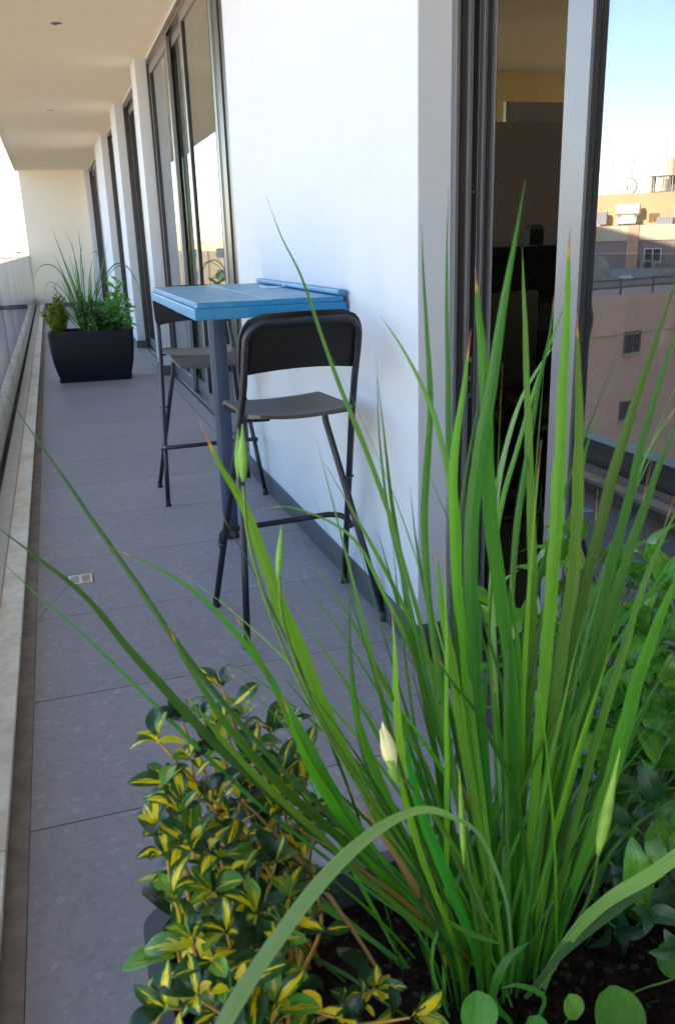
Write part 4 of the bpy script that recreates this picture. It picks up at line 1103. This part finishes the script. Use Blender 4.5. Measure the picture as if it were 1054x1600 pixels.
# which side faces us
sg = -1 if FA.n.dot(Vector((0,0,0))-FA.o) < 0 else 1
def fbox(u0, u1, d0, d1, z0, z1, s=None):     # d measured away from the viewer
    s = sg if s is None else s
    ya, yb = sorted((-s*d0, -s*d1)); return MB().box(u0, u1, ya, yb, z0, z1)
fbox(u0-5, u1+8, 0, 14, GZ, zt-.35).build('wall', T['salmon'], A)
fbox(u0-5.05, u1+8.05, -.05, .25, zt-.3495, zt).build('parapet', T['salmon'], A)
fbox(u0-5.05, u1+8.05, -.06, -.0, zt-1.55, zt-1.5).build('string_course', T['peach'], A)
for (xa, ya, xb, yb_) in ((975,519,997,549),(967,628,990,652),(1085,512,1108,542)):
    a, z1_ = FA.hit(xa, ya); b, z0_ = FA.hit(xb, yb_); win(A, min(a,b), max(a,b), min(z0_,z1_), max(z0_,z1_), 0, True, mottled('brown_frame', (.14,.11,.10), .1, 5, .6), sg)
ww = Fac
# pipes, railing and clutter on its roof: things of their own
pr = empty('roof_railing', A.location, FA.ang); tag(pr, 'rusty pipe railing along the roof edge of the salmon building', 'railing')
for dz in (.28, .55): MB().tube([(u0-5, -sg*.3, zt+dz), (u1+8, -sg*.3, zt+dz)], .035, 6).build('rail', rust, pr)
uu = u0-5
while uu < u1+8:
    MB().box(uu-.03, uu+.03, -sg*.3-.03, -sg*.3+.03, zt-.02, zt+.62).build('post', rust, pr); uu += 1.9
# low grey block with a barrel roof behind it
FC = Fac(refl(960, 430, 46), (-.93, .36))
C_ = bframe(FC, 'grey_roof_block', 'weathered grey low block with a curved sheet roof, left part of the near pane')
c0, cz0 = FC.hit(905, 398); c1, cz1 = FC.hit(962, 430); c2, cz2 = FC.hit(1060, 432)
cl_, cr_ = sorted((c0, c1))
sgc = -1 if FC.n.dot(-FC.o) < 0 else 1
fbox(min(c0, c2)-3, max(c0, c2)+4, 0, 6, GZ, cz1-.1, sgc).build('wall', T['grey'], C_)
b = MB(); n = 12; hh = cz0-cz1+.1
pts = []
for k in range(n+1):
    a = math.pi*k/n/1.0; pts.append(((cl_+cr_)/2-(cr_-cl_)/2*1.1*math.cos(a), -sgc*.5, cz1-.1+hh*math.sin(a)**.6))
b.poly_prism(pts, (0, -sgc*4, 0)).build('barrel_roof', mottled('grey_sheet_roof', (.34,.33,.34), .3, 1.2, .6), C_)
for k in range(7):
    a = cl_-1+k*1.1; MB().box(a, a+.06, -sgc*.0-.12, -sgc*.0+.0, cz1-1.6, cz1-.15).build('rib', T['mauve'], C_)
aw = empty('striped_awning', C_.location, FC.ang); tag(aw, 'small white striped awning in front of the grey low block', 'awning')
a0, az0 = FC.hit(965, 432); a1, az1 = FC.hit(977, 441); al, ar = sorted((a0, a1))
for k in range(4):
    MB().quadbox([(al+k*.3, sgc*.1, az1+.1), (al+k*.3+.26, sgc*.1, az1+.1), (al+k*.3+.26, sgc*.02, az0), (al+k*.3, sgc*.02, az0), (al+k*.3, sgc*.12, az1+.13), (al+k*.3+.26, sgc*.12, az1+.13), (al+k*.3+.26, sgc*.04, az0+.03), (al+k*.3, sgc*.04, az0+.03)]).build('slat', wf, aw)

# beige block behind, its upper floors in the sun
FBk = Fac(refl(985, 400, 62), (.70, .71))
B = bframe(FBk, 'beige_building', 'beige building with a sunlit upper floor and water tanks, tallest in the near pane')
sgb = -1 if FBk.n.dot(-FBk.o) < 0 else 1
bL, zt1 = FBk.hit(915, 305); bR, zt2 = FBk.hit(1054, 297); bl, br = sorted((bL, bR))
_, zl = FBk.hit(985, 352); _, zm = FBk.hit(985, 376); _, zb = FBk.hit(985, 470)
fbox(bl-6, br+7, 1.6, 13, zl-.2, (zt1+zt2)/2, sgb).build('upper_wall', T['beige'], B)
fbox(bl-6.1, br+7.1, 0, 13.1, zm+.0, zl, sgb).build('parapet_band', T['cream'], B)
fbox(bl-6, br+7, .1, 13, GZ, zm-.001, sgb).build('wall', T['mauve'], B)  # lower walls: the shadow on them is put into the mauve colour
k0, _z = FBk.hit(979, 380); k1, _z = FBk.hit(993, 425); kl, kr = sorted((k0, k1))
fbox(kl, kr, -.10, .099, GZ, zl+.01, sgb).build('pilaster', T['peach'], B)
k0, _z = FBk.hit(915, 380); k1, _z = FBk.hit(927, 425); kl2, kr2 = sorted((k0, k1))
fbox(kl2, kr2, -.10, -.001, zm, zl+.01, sgb).build('pilaster', T['peach'], B)
a, z1_ = FBk.hit(1006, 388); b_, z0_ = FBk.hit(1031, 409); win(B, min(a,b_), max(a,b_), min(z0_,z1_), max(z0_,z1_), -sgb*.1, True, wf, sgb)
a, z1_ = FBk.hit(1085, 388); b_, z0_ = FBk.hit(1110, 409); win(B, min(a,b_), max(a,b_), min(z0_,z1_), max(z0_,z1_), -sgb*.1, True, wf, sgb)
a, z1_ = FBk.hit(956, 337); b_, z0_ = FBk.hit(967, 351); win(B, min(a,b_), max(a,b_), min(z0_,z1_)+.1, max(z0_,z1_)-.2, -sgb*1.6, True, wf, sgb)
a, z1_ = FBk.hit(1008, 333); b_, z0_ = FBk.hit(1024, 347); MB().box(min(a,b_), max(a,b_), -sgb*1.62-.02, -sgb*1.62+.02, z0_, z1_).build('shutter', mottled('tan_shutter', (.46,.30,.15), .1, 3, .8), B)
# pipe up the corner
pc, pz = FBk.hit(1049, 352)
MB().tube([(pc, sgb*-1.5+sgb*.1, zl), (pc, sgb*-1.5+sgb*.1, zt2+1.2)], .11, 8).build('pipe', wf, B)
# air conditioner
a, z = FBk.hit(1012, 414)
ac = empty('air_conditioner', (0,0,0)); ac.matrix_world = Matrix.Translation(B.location) @ Matrix.Rotation(FBk.ang, 4, 'Z') @ Matrix.Translation((a, sgb*.15, z)); tag(ac, 'air conditioner outdoor unit under the white window of the beige building', 'air conditioner')
MB().box(-.45, .45, -.18, .18, -.32, .32).build('case', T['grey'], ac, bevel=.03)
MB().tube([(0, sgb*.181, 0), (0, sgb*.20, 0)], .24, 16).build('fan_grille', dk, ac)
MB().box(-.4, -.36, -.22, .22, -.40, -.325).box(.36, .4, -.22, .22, -.40, -.325).build('bracket', rust, ac)
# roof things
def on(x, y, dep): 
    a, z = FBk.hit(x, y); e = empty('tmp'); e.matrix_world = Matrix.Translation(B.location) @ Matrix.Rotation(FBk.ang, 4, 'Z') @ Matrix.Translation((a, -sgb*dep, z)); return e
def water_heater(x, y, dep, label, s=1.0, zbase=None):
    e = on(x, y, dep); e.name = 'water_heater'; tag(e, label, 'water tank')
    MB().tube([(-.75*s, 0, .95*s), (.75*s, 0, .95*s)], .36*s, 16).build('tank', tankm, e, smooth=False)
    for q in (-.5, .5): MB().box(q*s-.04, q*s+.04, -.3*s, .3*s, 0, .62*s).build('stand', rust, e)
    MB().quadbox([(-.6*s, sgb*.45*s, .12*s), (.6*s, sgb*.45*s, .12*s), (.6*s, sgb*.40*s, .05*s), (-.6*s, sgb*.40*s, .05*s), (-.6*s, sgb*.2*s, .60*s), (.6*s, sgb*.2*s, .60*s), (.6*s, sgb*.15*s, .55*s), (-.6*s, sgb*.15*s, .55*s)]).build('solar_panel', wf, e)
    return e
water_heater(976, 351, .8, 'white water heater on the sunlit terrace of the beige building')
def tank(x, y, dep, label, r=.75, h=1.5, leg=.6):
    e = on(x, y, dep); e.name = 'water_tank'; tag(e, label, 'water tank')
    MB().lathe([(r, leg), (r, leg+h*.8), (r*.8, leg+h*.95), (r*.2, leg+h)], (0,0,0), 16).build('tank', tankm, e)
    for a in range(4): MB().box(math.cos(a*1.571+.78)*r*.8-.05, math.cos(a*1.571+.78)*r*.8+.05, math.sin(a*1.571+.78)*r*.8-.05, math.sin(a*1.571+.78)*r*.8+.05, 0, leg).build('leg', rust, e)
tank(1019, 299, 4, 'white round water tank on a stand on the beige roof', .95, 1.2, 1.1)
tank(1048, 297, 5, 'white round water tank at the right end of the beige roof', .8, 1.9, 1.2)
tank(1000, 301, 8, 'pale low water tank behind on the beige roof, between dish and stand', .7, 1.0, .3)
e = on(970, 303, 2.2); e.name = 'satellite_dish'; tag(e, 'grey satellite dish on the edge of the beige roof', 'satellite dish')
dish = MB(); pr_ = [(r, (r/.62)**2*.13) for r in (.03, .2, .35, .5, .62)]
dish.lathe(pr_, (0,0,0), 20); do = dish.build('dish', T['white'], e, smooth=True); do.rotation_euler = (sgb*-R(75)+math.pi, 0, 0); do.location = (0, 0, .55)
MB().tube([(0,0,0),(0,0,.55)], .05, 8).build('mast', rust, e)
def antenna(x, y, dep, h, bars, label):
    e = on(x, y, dep); e.name = 'antenna_mast'; tag(e, label, 'antenna')
    MB().tube([(0,0,0),(0,0,h)], .018, 6).build('mast', rust, e)
    for (zz, w) in bars: MB().tube([(-w*.1,0,zz),(w,0,zz+.03)], .015, 6).build('antenna_bar', rust, e)
antenna(1021, 290, 4.3, 3.3, [(1.9, 1.1)], 'tall thin antenna mast above the water tank on a stand')
antenna(973, 303, 3.0, 2.4, [(1.8, .3)], 'thin antenna mast beside the satellite dish')
antenna(938, 304, 3.0, 2.4, [(2.0, .3)], 'thin antenna mast at the left end of the beige roof')
# taller beige stair tower at the right edge
a, z = FBk.hit(1052, 297)
tw_ = on(1090, 297, 3); tw_.name = 'stair_tower'; tag(tw_, 'beige stair tower at the right edge of the beige roof', 'tower')
MB().box(-1.0, 1.6, -1.5, 1.5, 0, 3.4).build('tower_wall', T['beige'], tw_); MB().box(-1.1, 1.7, -1.6, 1.6, 3.401, 3.6).build('tower_roof', T['cream'], tw_)

# further houses along the street and far off
rc = random.Random(3)
def house(x, y, w, d, top, wallm, label, rz=0, floors=3):
    e = empty('house', (x, y, GZ), rz); tag(e, label, 'house', 'houses across the street')
    H = top-GZ
    MB().box(-w/2, w/2, -d/2, d/2, 0, H-.4).build('wall', wallm, e)
    MB().box(-w/2-.15, w/2+.15, -d/2-.15, d/2+.15, H-.399, H).build('parapet', T[rc.choice(['cream', 'white', 'beige'])], e)
    MB().box(-w*.2, w*.12, -d*.2, d*.2, H+.001, H+2.2).build('stair_house', wallm, e)
    wm = MB().box(-.6, .6, -.03, .03, -.7, .7).mesh('window', dk)
    fmh = MB().box(-.68, .68, -.05, -.031, .7, .78).box(-.68, .68, -.05, -.031, -.78, -.7).mesh('sill', wf)
    for fl in range(floors):
        z = H-2.2-fl*3.1
        nx = max(2, int(w/3.2))
        for i in range(nx):
            px = -w/2+w*(i+.5)/nx
            o = inst('window', wm, e, Matrix.Translation((px, -d/2-.02, z))); inst('sill', fmh, o)
        ny = max(2, int(d/3.2))
        for i in range(ny):
            py = -d/2+d*(i+.5)/ny
            o = inst('window', wm, e, Matrix.Translation((w/2+.02, py, z)) @ Matrix.Rotation(R(90), 4, 'Z')); inst('sill', fmh, o)
    return e
names = ['cream', 'white', 'beige', 'white', 'salmon', 'cream']
spots = [(-22, 62, 12, 14, .2, 'white', 'white house with windows just left of the end wall, facing the street'),
 (-4.3, 108, 5.2, 8, .95, 'pale', 'white house far off above the glass railing'),
 (-26, 92, 16, 14, 1.6, 'cream', 'cream house far off behind the white ones'),
 (-40, 85, 16, 16, .4, 'beige', 'beige house far off with low roof'),
 (-16, 140, 18, 14, 2.2, 'beige', 'beige block farthest along the street'),
 (-36, 130, 20, 16, 2.0, 'white', 'white block far off, seen in the tall windows'),
 (-60, 120, 24, 18, 2.2, 'cream', 'wide cream block far off to the left'),
 (-62, 78, 16, 18, 2.4, 'cream', 'cream block behind the beige building'),
 (-26, 0, 12, 12, -.8, 'white', 'white house straight across the street'),
 (-22, -16, 12, 14, .4, 'cream', 'cream house across the street behind the camera'),
 (-46, 14, 14, 14, 1.2, 'beige', 'beige house in the second row across the street'),
 (-44, -4, 16, 18, 2.0, 'cream', 'cream house in the second row behind the camera'),
 (-70, 40, 20, 20, 2.4, 'white', 'white block in the third row'),
 (-75, 10, 20, 20, 3.4, 'beige', 'beige block in the third row'),
 (2, 190, 30, 18, 2.6, 'cream', 'cream block on the far horizon')]
for (x, y, w, d, top, c, lb_) in spots: house(x, y, w, d, top, T[c], lb_, rc.uniform(-.12, .12))
fh = MB()
for i in range(420):
    a = R(rc.uniform(-100, 20)); dist = rc.uniform(170, 700); x = math.sin(a)*dist; y = math.cos(a)*dist
    w, d, h = rc.uniform(8, 22), rc.uniform(8, 22), rc.uniform(8, 17)+dist*.006
    fh.box(x, x+w, y, y+d, GZ, GZ+h)
    if rc.random() < .5: fh.box(x+w*.3, x+w*.6, y+d*.3, y+d*.6, GZ+h+.01, GZ+h+2.4)
o = fh.build('distant_town', T['cream']); tag(o, 'far off pale houses of the town reading as one mass', 'town', kind='stuff')

cbl = empty('overhead_cables', B.location, FBk.ang); tag(cbl, 'thin sagging cables strung between the masts on the beige roof', 'cables')
for (xa, ya, xb, yb__, dp) in ((938, 284, 973, 285, 3.0), (973, 282, 1021, 272, 3.4), (938, 290, 1021, 280, 3.2)):
    a0_, z0__ = FBk.hit(xa, ya); a1_, z1__ = FBk.hit(xb, yb__)
    MB().tube([(a0_+(a1_-a0_)*k/8, -sgb*dp, z0__+(z1__-z0__)*k/8-.5*math.sin(math.pi*k/8)) for k in range(9)], .012, 4).build('cable', rust, cbl)
for (x, y, w_c, h_c, lb2) in ((1035, 351, .5, .5, 'grey metal box on the terrace of the beige building, right of the water heater'), (935, 351, .35, .8, 'narrow grey metal box on the terrace of the beige building, far left')):
    e = on(x, y, .9); e.name = 'metal_box'; tag(e, lb2, 'box')
    MB().box(-w_c, w_c, -.25, .25, 0, h_c).build('case', T['grey'], e, bevel=.03); MB().box(-w_c*.8, w_c*.8, sgb*.251-.01, sgb*.251+.01, .08, h_c*.9).build('door', T['pale'], e)
tdh = rc.random
for i in range(14):
    u_ = u0-3+i*1.35; hgt = rc.uniform(.12, .5)
    MB().box(u_, u_+rc.uniform(.3, .9), -sgc*.0-.3, -sgc*.0-.12, cz1-1.9, cz1-1.9+hgt).build('roof_rubble', T[rc.choice(['grey', 'mauve', 'white'])], C_)
